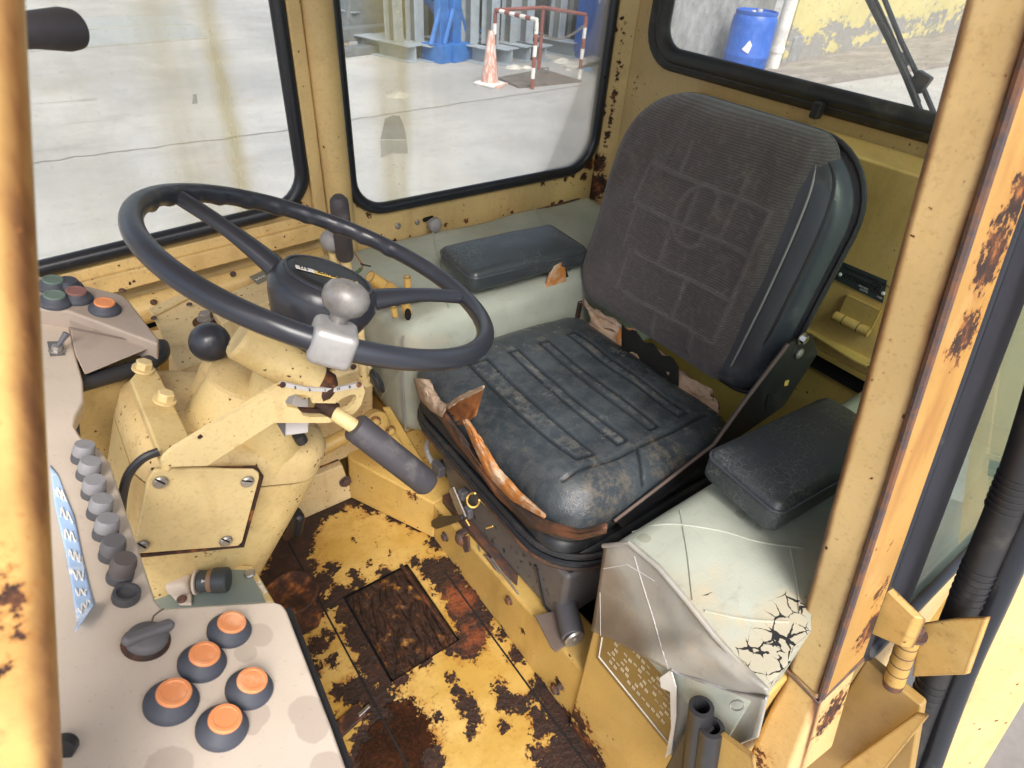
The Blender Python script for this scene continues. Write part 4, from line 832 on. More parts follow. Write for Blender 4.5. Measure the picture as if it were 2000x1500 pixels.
# grommet tube beside the near cover
gt = thing('rubber_tube', onx((1360, 1500), .46), 'black double-bore rubber tube standing by the torn cover', 'rubber tube')
ta, tb = onx((1370, 1380), .455), onx((1350, 1540), .455); du, dv = V((0, -.022, -.004)), V((-.03, 0, -.01))
for i in (0, 1):
    q = du * i * 1.0
    ob('bore', lathe([(.016, -.2), (.016, .0), (.0105, .001), (.0095, -.03)], ta + q + V((0, 0, -.012 * i)), ta - tb, 20), 'rubber', gt)
ob('tube_web', box((0, 0, -.1), (.016, .028, .17), frame((ta + du * .5 + V((0, 0, -.006))), (1, 0, 0), (0, 1, 0))), 'rubber', gt, bevel=.003)
gp = thing('post_gusset', onx((1420, 1490), .53), 'small folded yellow steel gusset with rusted edge at the post foot', 'steel bracket')
ob('gusset_plate', prism([onx(p, .455) for p in ((1372, 1510), (1392, 1440), (1408, 1432), (1470, 1478), (1480, 1560), (1372, 1560))], (.007, 0, -.002)), 'hinge', gp, bevel=.002)
# ================================================================ steering column, wheel, console, levers
C0 = V((.243, .685, .93)); _t, _a = R(24.7), R(-5.3)
NN = V((math.sin(_t) * math.cos(_a), math.sin(_t) * math.sin(_a), math.cos(_t)))
UU = (V((1, 0, 0)) - NN * NN.x).normalized(); WW = NN.cross(UU)          # UU to the rear and down, WW to the far side
def cf(u, w_, n): return C0 + UU * u + WW * w_ + NN * n
def onw(p, d=0.): return onp(p, C0 + NN * d, NN)
def wa(p): q = onw(p) - C0; return math.atan2(q.dot(WW), q.dot(UU))
sw = thing('steering_wheel', cf(0, 0, -.1), 'black two-spoke steering wheel with metal spinner knob over the yellow pedestal', 'steering wheel')
RW, rw = .2115, .0122
def rim():
    vs, fs, n, m = [], [], 220, 20
    for i in range(n):
        a = 2 * math.pi * i / n; d = UU * math.cos(a) + WW * math.sin(a)
        fing = max(0, math.sin(a * 30)) ** 1.5 if (.55 < (a % (2 * math.pi)) < 2.6) else 0
        for j in range(m):
            b = 2 * math.pi * j / m; q = rw * (1 - .0)
            inner = max(0, -math.cos(b)) * (.35 + .65 * max(0, -math.sin(b)))
            q += .0055 * fing * inner - .001 * max(0, -math.cos(b)) ** 3
            vs.append(C0 + d * (RW + q * math.cos(b)) + NN * q * 1.0 * math.sin(b))
    for i in range(n):
        for j in range(m): fs.append((i * m + j, ((i + 1) % n) * m + j, ((i + 1) % n) * m + (j + 1) % m, i * m + (j + 1) % m))
    return vs, fs
s = NT('wheel_plastic'); k = s.step(s.noise(7, 5, .6), .5, .8, 0, .6)
MAT['wheel'] = s.bsdf(s.mix(k, (.028, .031, .041), (.085, .084, .09)), s.math('ADD', .28, s.math('MULTIPLY', k, .35)), bump=s.noise(40, 5), bstr=.10)
ob('rim', rim(), 'wheel', sw, ang=80)
hubc = cf(.004, 0, -.026)
for p in ((368, 392), (872, 573)):
    a = wa(p); d = UU * math.cos(a) + WW * math.sin(a)
    ob('spoke', tube([hubc + d * .045 - NN * .016, hubc + d * .075 - NN * .002, C0 + d * .14 - NN * .010, C0 + d * (RW - .004) - NN * .001], lambda t: .023 - .0105 * min(1, t * 1.5), 16, k=5, squash=.72, hint=NN), 'wheel', sw, ang=80)
hl = [cf(-.014, .0, 0)]
ob('hub', lathe([(.036, -.14), (.044, -.105), (.054, -.065), (.066, -.036), (.069, -.022), (.064, -.008), (.056, .0), (.053, .0)], cf(.004, 0, -.010), NN, 48), 'wheel', sw, ang=60)
cap = ob('horn_cap', lathe([(.053, -.003), (.050, .002), (.040, .004), (0, .005)], cf(.004, 0, -.010), NN, 40), 'frame_black', sw, ang=60)
ob('cap_ring', tube([cf(.004 + .0545 * math.cos(a), .0545 * math.sin(a), -.0095) for a in [i * math.pi / 24 for i in range(48)]], .0022, 8, True), 'wheel', cap)
# maker's strip on the horn cap
ea = (onw((680, 545)) - onw((572, 516))); bM = frame(onw((578, 524), -.0048), ea, NN.cross(ea))
ob('badge_strip', xf(prism([(x, .008 - .00 + .0 * x, 0) for x in (0, .078)] + [(x, 0, 0) for x in (.078, 0)], (0, 0, .0008)), bM), 'yellow_wire', cap)
ob('badge_logo', xf(prism([(0, -.0005, .0003), (.022, -.0005, .0003), (.022, .0085, .0003), (0, .0085, .0003)], (0, 0, .0009)), bM), 'white', cap)
text('badge_print', '[I]', bM @ Matrix.Translation((.0035, .0015, .0013)), .0085, 'blacktxt', cap, sx=1.5); text('badge_print', 'CATERPILLAR', bM @ Matrix.Translation((.026, .0018, .0009)), .0068, 'blacktxt', cap, sx=1.2, bold=.0002)
# spinner knob
a = wa((648, 650)); dk = UU * math.cos(a) + WW * math.sin(a); tk = NN.cross(dk); kc = C0 + dk * RW
sp = ob('spinner_clamp', pad(.0215, .022, .008, .007, .020, -.018, 14, None, frame(kc + NN * .001 - dk * .006, tk, dk)), 'alu', sw, ang=60)
kn = (NN + V((.10, .15, 0))).normalized(); kb = kc + NN * .013 - dk * .017
ob('spinner_knob', lathe([(.010, -.006), (.0092, .010), (.012, .013), (.0195, .018), (.0228, .026), (.0228, .034), (.0185, .042), (.011, .0455), (0, .0448)], kb, kn, 32), 'alu_knob', sp, ang=60)

# ---- pedestal
pe = thing('steering_pedestal', (.0, .75, 0), 'cream yellow steering pedestal with screwed cover plate and gear gate', 'pedestal')
def cs(n, du=0., k=0.): return [C0 + UU * (-.036 + x + du) + V((0, .755 - C0.y + y, 0)) + NN * n for x, y in rrect(.126 + k, .115 + k, .06, 6)]
def loft(rings):
    vs, fs, m = [], [], len(rings[0])
    for r_ in rings: vs += r_
    for i in range(len(rings) - 1): fs += [(i * m + j, i * m + (j + 1) % m, (i + 1) * m + (j + 1) % m, (i + 1) * m + j) for j in range(m)]
    return vs, fs + [tuple(range(m))[::-1], tuple((len(rings) - 1) * m + j for j in range(m))]
ob('column_body', loft([cs(-1.04, -.03, -.035), cs(-.60, -.01, -.02), cs(-.315, 0, 0)]), 'ped', pe, ang=50)
ob('body_seam', loft([cs(-.316, 0, -.002), cs(-.311, 0, -.002)]), 'rust', pe, ang=50)
ob('top_casting', loft([cs(-.312, 0, 0), cs(-.275, 0, -.001), cs(-.262, 0, -.008), cs(-.258, 0, -.020)]), 'pedtop', pe, ang=50)
DK = lambda p, d=0.: onp(p, cf(0, 0, -.256 + d), NN)
ob('turret', lathe([(.066, -.01), (.060, .01), (.050, .055), (.048, .062)], DK((462, 812)), NN, 36), 'ped', pe)
ob('turret_ring', lathe([(.050, .058), (.050, .064), (.044, .066), (.030, .072), (0, .074)], DK((462, 812)), NN, 36), 'pedtop', pe)
ob('boss', lathe([(.046, -.02), (.040, .035), (.038, .055), (.03, .06), (0, .06)], DK((440, 760)), NN, 30), 'pedtop', pe)
dcl = DK((440, 760)) + NN * .04; dd = (EYE - dcl); dd -= NN * dd.dot(NN); dd.normalize(); tt = NN.cross(dd)
def onboss(x, z, e=.0006):
    a = x / .039 - .5; return DK((440, 760)) + NN * (.034 + z) + (dd * math.cos(a) + tt * math.sin(a)) * (.0402 - z * .1 + e)
ob('boss_decal', grid(lambda u, v: onboss(-.008 + .030 * u, -.020 + .036 * v), 8, 4), 'decal', pe, solid=.0008)
ob('decal_symbol', tube([onboss(.008 + .008 * math.cos(a) * (1 + .25 * (i % 2)), -.002 + .008 * math.sin(a) * (1 + .25 * (i % 2)), .0012) for i, a in enumerate([q * math.pi / 8 for q in range(16)])], .0011, 6, True), 'white', pe)
ob('column_tube', lathe([(.045, -.19), (.045, -.02), (.05, -.015), (.05, .0)], cf(-.005, 0, -.10), NN, 30), 'ped', pe)
ob('column_boss', pad(.05, .045, .03, .02, .03, -.03, 16, None, frame(ony((600, 668), .74), UU, WW)), 'ped', pe, ang=70)
ta, tb = ony((466, 660), .632), ony((612, 745), .606)
tubeo = ob('lever_housing', lathe([(.0, -.002), (.0215, -.001), (.0245, .003), (.0245, (tb - ta).length)], ta, tb - ta, 28), 'ped', pe)
td = (tb - ta).normalized(); ob('housing_end', lathe([(.021, -.002), (.021, .018), (.016, .024), (0, .026)], tb, td, 24), 'rust', tubeo)
# cover plate with four slotted screws on the near face
def pxl(L, fn): return [fn(p) for p in L]
nf = lambda p, d=0.: onp(p, C0 + V((0, .636 - d - C0.y, 0)) + UU * 0, (0, -1, .0))
cpl = ob('cover_plate', prism(pxl([(298, 922), (306, 917), (496, 917), (506, 924), (507, 934), (474, 1058), (466, 1067), (272, 1082), (262, 1080), (261, 1072), (288, 936)], lambda p: nf(p, .006)), (0, .006, 0)), 'gate', pe, bevel=.002)
for p in ((313, 941), (483, 940), (441, 1056), (277, 1066)):
    sc = ob('plate_screw', screw(nf(p, .007), (0, -1, 0), .0085), 'bolt', cpl)
    ob('screw_slot', box((0, 0, 0), (.014, .0008, .0018), Matrix.Translation(nf(p, .0124)) @ Matrix.Rotation(R(random.uniform(20, 70)), 4, 'Y')), 'black_hole', cpl)
ob('plate_gasket', tube(pxl([(296, 919), (500, 914), (510, 930), (474, 1065), (262, 1085)], lambda p: nf(p, .001)), .0035, 8), 'rust', cpl)
# bolted strap and gear gate
st = ob('strap', prism(pxl([(254, 740), (274, 716), (306, 718), (378, 866), (334, 908), (318, 902)], lambda p: DK(p, .030)), -NN * .012), 'ped', pe, bevel=.003)
for p in ((279, 722), (321, 783)): ob('strap_bolt', hexbolt(DK(p, .031), NN, .010, .012), 'gate', pe)
AY = .560
g0 = lambda p: ony(p, AY + .03 * (p[0] - 330) / 380)
outer = pxl([(316, 905), (322, 893), (340, 878), (540, 757), (552, 752), (600, 760), (650, 762), (700, 750), (708, 752), (713, 764), (706, 790), (694, 806), (662, 822), (640, 826), (545, 826), (535, 826), (404, 910), (320, 912)], g0)
hole = pxl([(557, 784), (564, 774), (576, 770), (596, 771), (606, 776), (610, 787), (655, 788), (668, 778), (684, 771), (694, 771), (696, 779), (690, 790), (682, 798), (668, 803), (652, 814), (606, 815), (592, 812), (584, 800), (576, 797), (562, 795)], g0)
ga = ob('gear_gate', holed(outer, [hole], (0, .007, 0)), 'gate', pe, ang=20)
ob('gate_label', prism(pxl([(545, 748), (552, 747), (600, 757), (650, 759), (702, 748), (708, 752), (706, 756), (652, 766), (600, 764), (548, 754)], lambda p: g0(p) + V((0, -.0015, .001))), (0, .003, 0)), 'lightgrey', ga)
for p in ((551, 751), (700, 751)): ob('label_rivet', screw(g0(p) + V((0, -.0018, .001)), (0, -1, .2), .0035), 'rust', ga)
for ch_, p in (('3', (577, 758)), ('2', (605, 762)), ('1', (635, 763)), ('N', (660, 761)), ('R', (683, 757))): text('gate_letter', ch_, frame(g0(p) + V((-.002, -.0022, .0006)), (1, 0, 0), (0, 0, 1)), .0055, 'blacktxt', ga)
ob('slot_rust', prism(pxl([(586, 805), (596, 813), (652, 814), (648, 806)], lambda p: g0(p) + V((0, .0075, 0))), (0, .004, 0)), 'rust', ga)
sx_ = ob('gate_switch', prism(pxl([(576, 772), (604, 775), (603, 846), (557, 852), (557, 830)], lambda p: ony(p, .612)), (0, .03, 0)), 'lightgrey', pe, bevel=.002)
ob('switch_side', prism(pxl([(543, 818), (558, 826), (557, 854), (547, 832)], lambda p: ony(p, .610)), (0, .03, 0)), 'darkgrey', sx_)
ob('switch_plunger', tube(pxl([(582, 848), (590, 862)], lambda p: ony(p, .625)), .008, 12), 'rubber', sx_)
gl_ = thing('gear_lever', g0((620, 792)), 'gear lever with long grey rubber grip sticking out of the gate', 'lever')
S, E_ = ony((692, 832), .565), ony((838, 947), .515)
ob('lever_rod', tube([ony((630, 792), .600), S.lerp(E_, .05)], .0095, 14), 'gate', gl_); ob('rod_root', tube([ony((622, 788), .604), ony((655, 803), .585)], .0105, 12), 'rust', gl_)
ax = (E_ - S); ob('grip', lathe([(.0, -.001), (.0165, .0), (.0185, .003), (.0185, ax.length - .006), (.015, ax.length), (0, ax.length + .001)], S, ax, 28), 'grip', gl_)
ob('pedestal_cable', tube(pxl([(310, 882), (280, 895), (252, 925), (240, 965), (236, 1010)], lambda p: ony(p, .618)), .005, 10, k=5), 'rubber', pe)
kb_ = thing('ball_lever', ony((400, 700), .86), 'black ball knob lever behind the yellow pedestal', 'lever')
ob('ball', lathe([(.0001, -.027)] + [(.027 * math.cos(b), .027 * math.sin(b)) for b in [R(q) for q in range(-80, 81, 10)]] + [(.0001, .027)], ony((410, 668), .80), NN, 26), 'wheel', kb_, ang=80); ob('shaft', tube([ony((415, 690), .81), ony((425, 790), .86)], .008, 10), 'iron', kb_)
# small box with the service indicator in front of the pedestal
ZB = .50
gb = thing('relay_box', onz((410, 1180), 0) + V((0, -.1, 0)), 'yellow box with grey-green lid beside the console', 'relay box')
top4 = pxl([(225, 1092), (493, 1100), (535, 1172), (200, 1215)], lambda p: onz(p, ZB)); ob('box_body', hexa([q + V((0, 0, -ZB - .02)) for q in top4], [q + V((0, 0, -.004)) for q in top4]), 'ped', gb, bevel=.004)
ob('lid', prism(pxl([(230, 1106), (488, 1117), (520, 1178), (210, 1200)], lambda p: onz(p, ZB - .0035)), (0, 0, .004)), 'greenplate', gb)
for p in ((488, 1121),): ob('lid_screw', screw(onz(p, ZB + .001), (0, 0, 1), .0078), 'bolt', gb)
text('lid_print', '7N8008', frame(onz((500, 1137), ZB + .001), onz((515, 1160), ZB) - onz((500, 1137), ZB), (1, .2, 0)), .008, 'white', gb)
si = thing('service_indicator', onz((400, 1150), ZB), 'beige and black cylindrical service indicator on the grey-green lid', 'indicator')
Z2 = ZB + .019
A_, B_ = onz((384, 1136), Z2), onz((443, 1132), Z2); dx = (B_ - A_).normalized()
ob('bracket', prism(pxl([(327, 1135), (338, 1118), (362, 1120), (376, 1165), (376, 1184), (352, 1184), (330, 1160)], lambda p: onz(p, ZB + .001)), (0, 0, .006)), 'beige', si, bevel=.002)
ob('bracket_block', pad(.016, .014, .006, .006, .024, .0, 10, None, frame(onz((356, 1148), ZB + .004), dx, V((0, 0, 1)).cross(dx))), 'beige', si)
ob('flange', lathe([(.018, 0), (.018, .004)], A_ - dx * .002, dx, 28), 'beige', si, bevel=.001)
bb = ob('barrel', lathe([(.015, .004), (.015, .020), (.0154, .020), (.0154, .024)], A_, dx, 28), 'plate', si)
ob('barrel_ring', lathe([(.0152, .016), (.0156, .017), (.0156, .023), (.0152, .024)], A_, dx, 28), 'copper', si)
ob('barrel_cap', lathe([(.0172, .023), (.0176, .025), (.0176, .041), (.016, .043), (0, .043)], A_, dx, 28), 'plate', si)
um = frame(A_ + (EYE - A_).normalized() * .021 + dx * .010, dx.cross(EYE - A_) * -1, dx); ob('barrel_mark', prism([A_ + (EYE - A_).normalized() * .0155 + dx * q[0] + dx.cross((EYE - A_).normalized()) * q[1] for q in ((.006, -.0025), (.006, .0025), (.012, 0))], dx * .0001 + (EYE - A_).normalized() * .0006), 'lightgrey', si)
for p in ((339, 1127), (355, 1171)): ob('bracket_screw', screw(onz(p, ZB + .008), (0, 0, 1), .0065), 'iron', si)

# ---- front console, tilted towards the operator
con = thing('front_console', (-.02, .5, .60), 'beige plastic front console with rubber knobs and push buttons', 'console')
CN = V((math.sin(R(24)), 0, math.cos(R(24)))); CP = V((-.02, .36, .775))
oc = lambda p, d=0.: onp(p, CP + CN * d, CN)
near = [(-140, 1560), (-60, 1000), (20, 480), (100, 560), (131, 607), (140, 650), (150, 695), (163, 742), (165, 784), (150, 812), (147, 832), (160, 853), (196, 876), (216, 902), (262, 1040), (306, 1172), (318, 1186), (535, 1173), (552, 1178), (562, 1192), (650, 1420), (700, 1560)]
g = prism([oc(p) for p in near], -CN * .03)
ob('console_body', g, 'beige', con, bevel=.004, seg=3)
ob('edge_trim', tube([oc(p, -.024) for p in ((563, 1190), (652, 1420), (704, 1565))], .0038, 8), 'rubber', con)
ob('console_skirt', hexa([oc(p, -.03) + V((-.02, 0, -.35)) for p in ((318, 1195), (545, 1185), (690, 1560), (-60, 1560))], [oc(p, -.0305) for p in ((318, 1195), (545, 1185), (690, 1560), (-60, 1560))]), 'beige_dark', con)
def knob(p, k=1., capm='orange', fn=oc, n=CN, capname='knob_cap'):
    o = fn(p); b = ob('rubber_knob', lathe([(.0245 * k, 0), (.025 * k, .004 * k), (.0228 * k, .0075 * k), (.0212 * k, .0085 * k), (.0168 * k, .0135 * k), (.0158 * k, .015 * k)], o, n, 32), 'knob_base', con, ang=50)
    ob(capname, lathe([(.0158 * k, .012 * k), (.0160 * k, .0165 * k), (.0150 * k, .0180 * k), (.0118 * k, .0182 * k), (.0112 * k, .0174 * k), (0, .0174 * k)], o, n, 32), capm, b, ang=24)
for i, p in enumerate(((447, 1234), (394, 1297), (486, 1348), (334, 1374), (433, 1424))): knob(p, (.76, .77, .77, .80, .78)[i])
for i, p in enumerate(((161, 899), (171, 931), (182, 967), (193, 1006), (205, 1046), (218, 1087), (233, 1130))):
    o = oc(p); n = (CN + V((.05 * math.sin(i * 2.3), .04 * math.cos(i * 1.7), 0))).normalized()
    b = ob('push_button', lathe([(.0108, 0), (.0112, .003), (.0108, .008), (.0095, .009)], o, n, 26), 'btn_base', con)
    hh = .004 if i == 6 else 0
    ob('button_cap', lathe([(.0098, .007), (.0106, .010 + hh), (.0108, .013 + hh), (.0098, .0195 + hh), (.0092, .0210 + hh), (0, .0210 + hh)], o, n, 26), 'btn_light' if i < 5 else 'btn_dark' if i == 5 else 'btn_brown', b, ang=24)
o = oc((245, 1170)); b = ob('empty_button_socket', lathe([(.0105, 0), (.0115, .003), (.0110, .009), (.0085, .009), (.0075, .005), (.004, .004), (0, .004)], o, CN, 26), 'btn_base', con)
# key switch
o = oc((285, 1256)); ks = ob('key_switch', lathe([(.0185, 0), (.0185, .002), (.016, .004), (.015, .007), (.0, .008)], o, CN, 32), 'rust', con)
ob('key_flap', lathe([(.0160, .003), (.0160, .008), (.013, .011), (0, .012)], o, CN, 28), 'btn_dark', ks, ang=50)
ea = oc((325, 1225)) - oc((242, 1255)); ob('key_handle', pad(.0205, .0050, .005, .003, .017, .009, 10, None, frame(o, ea, CN.cross(ea))), 'btn_dark', ks)
ob('console_crack', tube([oc(p, .0003) for p in ((296, 1216), (300, 1203), (310, 1195), (320, 1189))], .0007, 5), 'brown_lining', con)
# toggle
o = oc((110, 688)); tg = ob('toggle_switch', join(lathe([(.009, 0), (.009, .003), (.006, .003), (.006, .010), (0, .011)], o, CN, 8)), 'bolt', con); ob('toggle_bat', tube([o + CN * .008, o + CN * .024 + V((.012, .004, 0)) * .8], lambda t: .0022 + .0022 * t, 12), 'darkgrey', tg)
ob('toggle_plate', prism([oc(p, .0004) for p in ((92, 668), (122, 668), (126, 694), (98, 696))], CN * .0012), 'btn_dark', con)
# curled blue label strip
def strip(u, v):
    A = lerpl([(98, 908), (106, 985), (126, 1070), (140, 1145), (150, 1215), (147, 1234)], u); B = lerpl([(112, 925), (146, 1010), (160, 1080), (176, 1150), (184, 1178), (184, 1180)], u)
    return oc((A[0] * (1 - v) + B[0] * v, A[1] * (1 - v) + B[1] * v), .001 + (.016 * max(0, (u - .75) / .25) ** 2))
lab = ob('label_strip', grid(strip, 40, 6), 'sticker', con, solid=.0006)
for i in range(7):
    u0 = .12 + i * .105; ob('label_scrawl', tube([V(strip(u0 + .028 * math.sin(k * 1.9 + i), .18 + .62 * k / 7)) + CN * .0012 for k in range(8)], .0008, 5, k=3), 'white', lab)
ob('door_bumper', lathe([(.009, 0), (.008, .008), (0, .009)], oc((126, 1455), .0), (-.2, -.8, .5), 18), 'rubber', con)
# far end of the console: raised panel with five knobs
FP = V((0, .9, .80)); FN = V((math.sin(R(14)), -.10, math.cos(R(14)))).normalized(); of = lambda p, d=0.: onp(p, FP + FN * d, FN)
fp_ = ob('far_panel', prism([of(p) for p in ((-40, 520), (86, 540), (180, 560), (236, 574), (252, 586), (312, 664), (308, 672), (131, 607), (40, 600))], -FN * .035), 'beige_dark', con, bevel=.004, seg=3)
ob('panel_wedge', hexa([of(p, -.04) for p in ((131, 612), (307, 674), (166, 732), (146, 690))], [of(p, -.014) for p in ((131, 612), (307, 674), (166, 732), (146, 690))]), 'beige_dark', con, bevel=.002)
ob('wedge_groove', tube([of(p, -.012) for p in ((135, 640), (220, 657), (306, 675))], .0012, 6), 'brown_lining', con)
ob('panel_gasket', tube([of(p, -.035) for p in ((150, 752), (200, 738), (255, 722), (298, 705), (316, 690), (314, 674))], .011, 12, k=4), 'rubber', con)
ob('panel_box', prism([of(p, -.045) for p in ((150, 760), (255, 730), (310, 700), (312, 680), (150, 660))], -FN * .15), 'ped', con)
for p, m in (((105, 562), 'green_cap'), ((108, 592), 'green_cap'), ((150, 584), 'red_cap'), ((205, 606), 'orange')): knob(p, .82, m, of, FN)
knob((134, 562), .75, 'knob_base', of, FN)
ob('panel_screw', screw(of((239, 568), .0005), FN, .005), 'iron', con)
hs_ = thing('rubber_hose', ony((190, 850), .95), 'thick black rubber hose under the front console', 'hose')
ob('hose', tube(pxl([(120, 800), (170, 815), (205, 840), (225, 870), (228, 930)], lambda p: ony(p, .98)), .035, 16, k=4), 'rubber', hs_)
ob('dash_panel', prism(pxl([(150, 735), (330, 690), (330, 780), (150, 800)], lambda p: ony(p, 1.02)), (0, .02, 0)), 'rear', con)

# ---- side console at the far wall, levers on it
fb_ = thing('side_console', (.28, 1.22, .135), 'cream speckled side console under the far window', 'console')
ob('console_box', hexa([(.02, 1.16, .13), (.47, 1.16, .13), (.47, 1.37, .13), (.02, 1.37, .13)], [(.02, 1.12, .44), (.465, 1.10, .44), (.47, 1.33, .54), (.02, 1.33, .54)]), 'cream', fb_, bevel=.006)
t4 = pxl([(402, 588), (640, 494), (655, 527), (432, 632)], lambda p: onz(p, .615)); ob('decal_box', hexa([q + V((0, 0, -.12)) for q in t4], t4), 'cream', fb_, bevel=.004)
d4 = pxl([(487, 541), (519, 526), (536, 541), (503, 556)], lambda p: onz(p, .6162)); dcb = ob('console_decal', prism(d4, (0, 0, .0008)), 'decal', fb_)
ea = d4[1] - d4[0]; text('decal_print', 'x-I-x', frame(d4[3].lerp(d4[0], .35) + ea * .12 + V((0, 0, .001)), ea, V((0, 0, 1)).cross(ea)), .014, 'white', fb_)
pl4 = pxl([(296, 612), (375, 572), (428, 616), (432, 690), (355, 722), (344, 716)], lambda p: onz(p, .59)); ob('speckled_plate', prism(pl4, (0, 0, -.006)), 'cream', fb_, bevel=.002)
ob('plate_flange', hexa(*[[q + V((0, 0, dz)) for q in pxl([(292, 612), (372, 570), (380, 580), (300, 622)], lambda p: onz(p, .59))] for dz in (.002, .010)]), 'cream', fb_, bevel=.002)
ob('plate_bolt', hexbolt(onz((403, 623), .593), (0, 0, 1), .013, .014), 'bolt', fb_); ob('plate_washer', lathe([(.027, 0), (.027, .002)], onz((404, 628), .591), (0, 0, 1), 24), 'rust', fb_)
for p in ((301, 622), (370, 595)): ob('plate_screw', screw(onz(p, .601), (0, 0, 1), .006), 'iron', fb_)
for p in ((690, 716), (622, 880)): ob('face_screw', screw(ony(p, 1.10), (0, -1, 0), .007), 'iron', fb_)
for p in ((300, 590), (455, 535)): ob('wall_nut', hexbolt(ony(p, 1.333), (0, -1, 0), .005, .005), 'iron', cab)
ob('valve_body', prism(pxl([(425, 590), (560, 540), (575, 600), (470, 640)], lambda p: onz(p, .55)), (0, 0, .03)), 'lightgrey', fb_, bevel=.004)
lv = thing('hydraulic_lever', ony((692, 560), 1.16), 'hydraulic lever with long black grip behind the steering wheel', 'lever')
A_, B_ = ony((661, 384), 1.13), ony((674, 504), 1.16); ax = B_ - A_
ob('grip', lathe([(0, -.001), (.011, .0), (.0175, .008), (.0185, .02), (.0185, ax.length - .006), (.016, ax.length)], A_, ax, 24), 'grip', lv); ob('shaft', tube([B_ - ax * .1, ony((690, 600), 1.17)], .011, 14), 'gate', lv)
lv2 = thing('hydraulic_lever', ony((668, 560), 1.20), 'hydraulic lever with round grey knob half hidden by the wheel rim', 'lever')
ob('knob', lathe([(.0001, -.024)] + [(.024 * math.cos(R(q)), .024 * math.sin(R(q))) for q in range(-80, 81, 10)] + [(.0001, .024)], ony((648, 470), 1.18), (0, 0, 1), 24), 'greyball', lv2, ang=80); ob('shaft', tube([ony((652, 490), 1.18), ony((668, 590), 1.20)], .012, 14), 'gate', lv2)
wk = thing('wall_knob', ony((848, 437), 1.41), 'round grey knob on the wall under the far window', 'knob')
ob('knob', lathe([(.008, -.02), (.010, -.002), (.019, .0), (.0205, .006), (.018, .014), (.010, .0185), (0, .0195)], ony((847, 438), 1.395), (0.05, -1, .1), 28), 'greyball', wk); ob('stem', cyl(ony((845, 437), 1.42), ony((847, 438), 1.395), .006, 10), 'iron', wk)
wr = thing('loose_wires', ony((705, 520), 1.2), 'thin stripped copper wires beside the black lever grip', 'wires')
ob('wire', tube(pxl([(690, 490), (700, 505), (708, 518), (704, 528)], lambda p: ony(p, 1.18)), .0022, 6, k=4), 'copper', wr); ob('wire', tube(pxl([(704, 515), (714, 518), (724, 520)], lambda p: ony(p, 1.17)), .0018, 6), 'rubber', wr); ob('wire', tube(pxl([(680, 545), (700, 530), (706, 524)], lambda p: ony(p, 1.18)), .004, 8), 'leaf', wr)
# yellow linkage in the gap between console and far cover
lk = thing('control_linkage', ony((740, 610), 1.1), 'yellow painted bars and pins beside the far green cover', 'linkage')
ob('link_bar', prism(pxl([(716, 590), (845, 572), (850, 582), (720, 600)], lambda p: ony(p, 1.06)), (0, .03, 0)), 'link', lk, bevel=.002)
ob('link_plate', prism(pxl([(715, 548), (765, 552), (800, 580), (716, 590)], lambda p: ony(p, 1.10)), (0, .012, 0)), 'link', lk, bevel=.002)
ob('link_pin', tube(pxl([(722, 540), (748, 556)], lambda p: ony(p, 1.08)), .013, 14), 'link', lk); ob('link_pin', tube(pxl([(790, 588), (797, 612)], lambda p: ony(p, 1.02)), .010, 14), 'link', lk); ob('link_pin', tube(pxl([(768, 598), (772, 618)], lambda p: ony(p, 1.02)), .007, 12), 'link', lk); ob('link_post', tube(pxl([(795, 540), (797, 570)], lambda p: ony(p, 1.10)), .008, 12), 'link', lk)
ob('cover_hole', lathe([(.012, 0), (.012, .001)], onx((797, 614), .4875), (-1, 0, .3), 18), 'black_hole', lk)
ob('vertical_rod', tube(pxl([(700, 620), (706, 680), (711, 742)], lambda p: ony(p, .98)), .009, 14), 'gate', lk); ob('rod_collar', tube(pxl([(711, 735), (712, 748)], lambda p: ony(p, .98)), .014, 16), 'gate', lk); ob('rod_stub', tube(pxl([(710, 752), (728, 748)], lambda p: ony(p, .975)), .008, 12), 'gate', lk)
kw = thing('ribbed_handwheel', ony((735, 742), .97), 'small black ribbed handwheel on the yellow rod', 'handwheel')
ob('wheel', lathe([(.008, -.012), (.014, -.01), (.026, -.006), (.028, .0), (.026, .005), (.012, .008), (0, .009)], ony((737, 744), .965), (1, -.25, .35), 28), 'rubber', kw)
for i in range(5): q = ony((737, 744), .965); ob('rib', lathe([(.0275 - .0035 * i, .003 + .0012 * i), (.0282 - .0035 * i, .004 + .0012 * i), (.0265 - .0035 * i, .0048 + .0012 * i)], q, (1, -.25, .35), 28), 'wheel', kw)
pd = thing('pedal_linkage', ony((700, 860), 1.0), 'rusty-edged yellow pedal rod and lever plate beside the pedestal', 'linkage')
ob('pedal_rod', tube(pxl([(612, 884), (700, 838)], lambda p: ony(p, 1.03)), .017, 16), 'link', pd); ob('rod_end', tube(pxl([(608, 886), (628, 876)], lambda p: ony(p, 1.03)), .0185, 16), 'link', pd)
ob('lever_plate', prism(pxl([(680, 850), (708, 832), (726, 808), (752, 810), (768, 838), (808, 900), (770, 900), (735, 892), (696, 872)], lambda p: ony(p, .985)), (0, .014, 0)), 'link', pd, bevel=.003)
ob('gusset_plate', prism(pxl([(750, 800), (764, 798), (845, 930), (858, 985), (800, 962), (790, 900)], lambda p: ony(p, 1.01)), (0, .012, 0)), 'rail', pd, bevel=.003)
ob('lever_hub', lathe([(.028, 0), (.028, .02), (.02, .024)], ony((728, 822), .98), (0.1, -1, .3), 24), 'link', pd)
for p in ((732, 823), (762, 841)): ob('lever_nut', hexbolt(ony(p, .955 if p[0] < 740 else .982), (0, -1, .2), .010, .008), 'link', pd)
fs_ = thing('foot_pedal', onz((590, 1020), .0), 'black rubber pedal half hidden behind the pedestal', 'pedal')
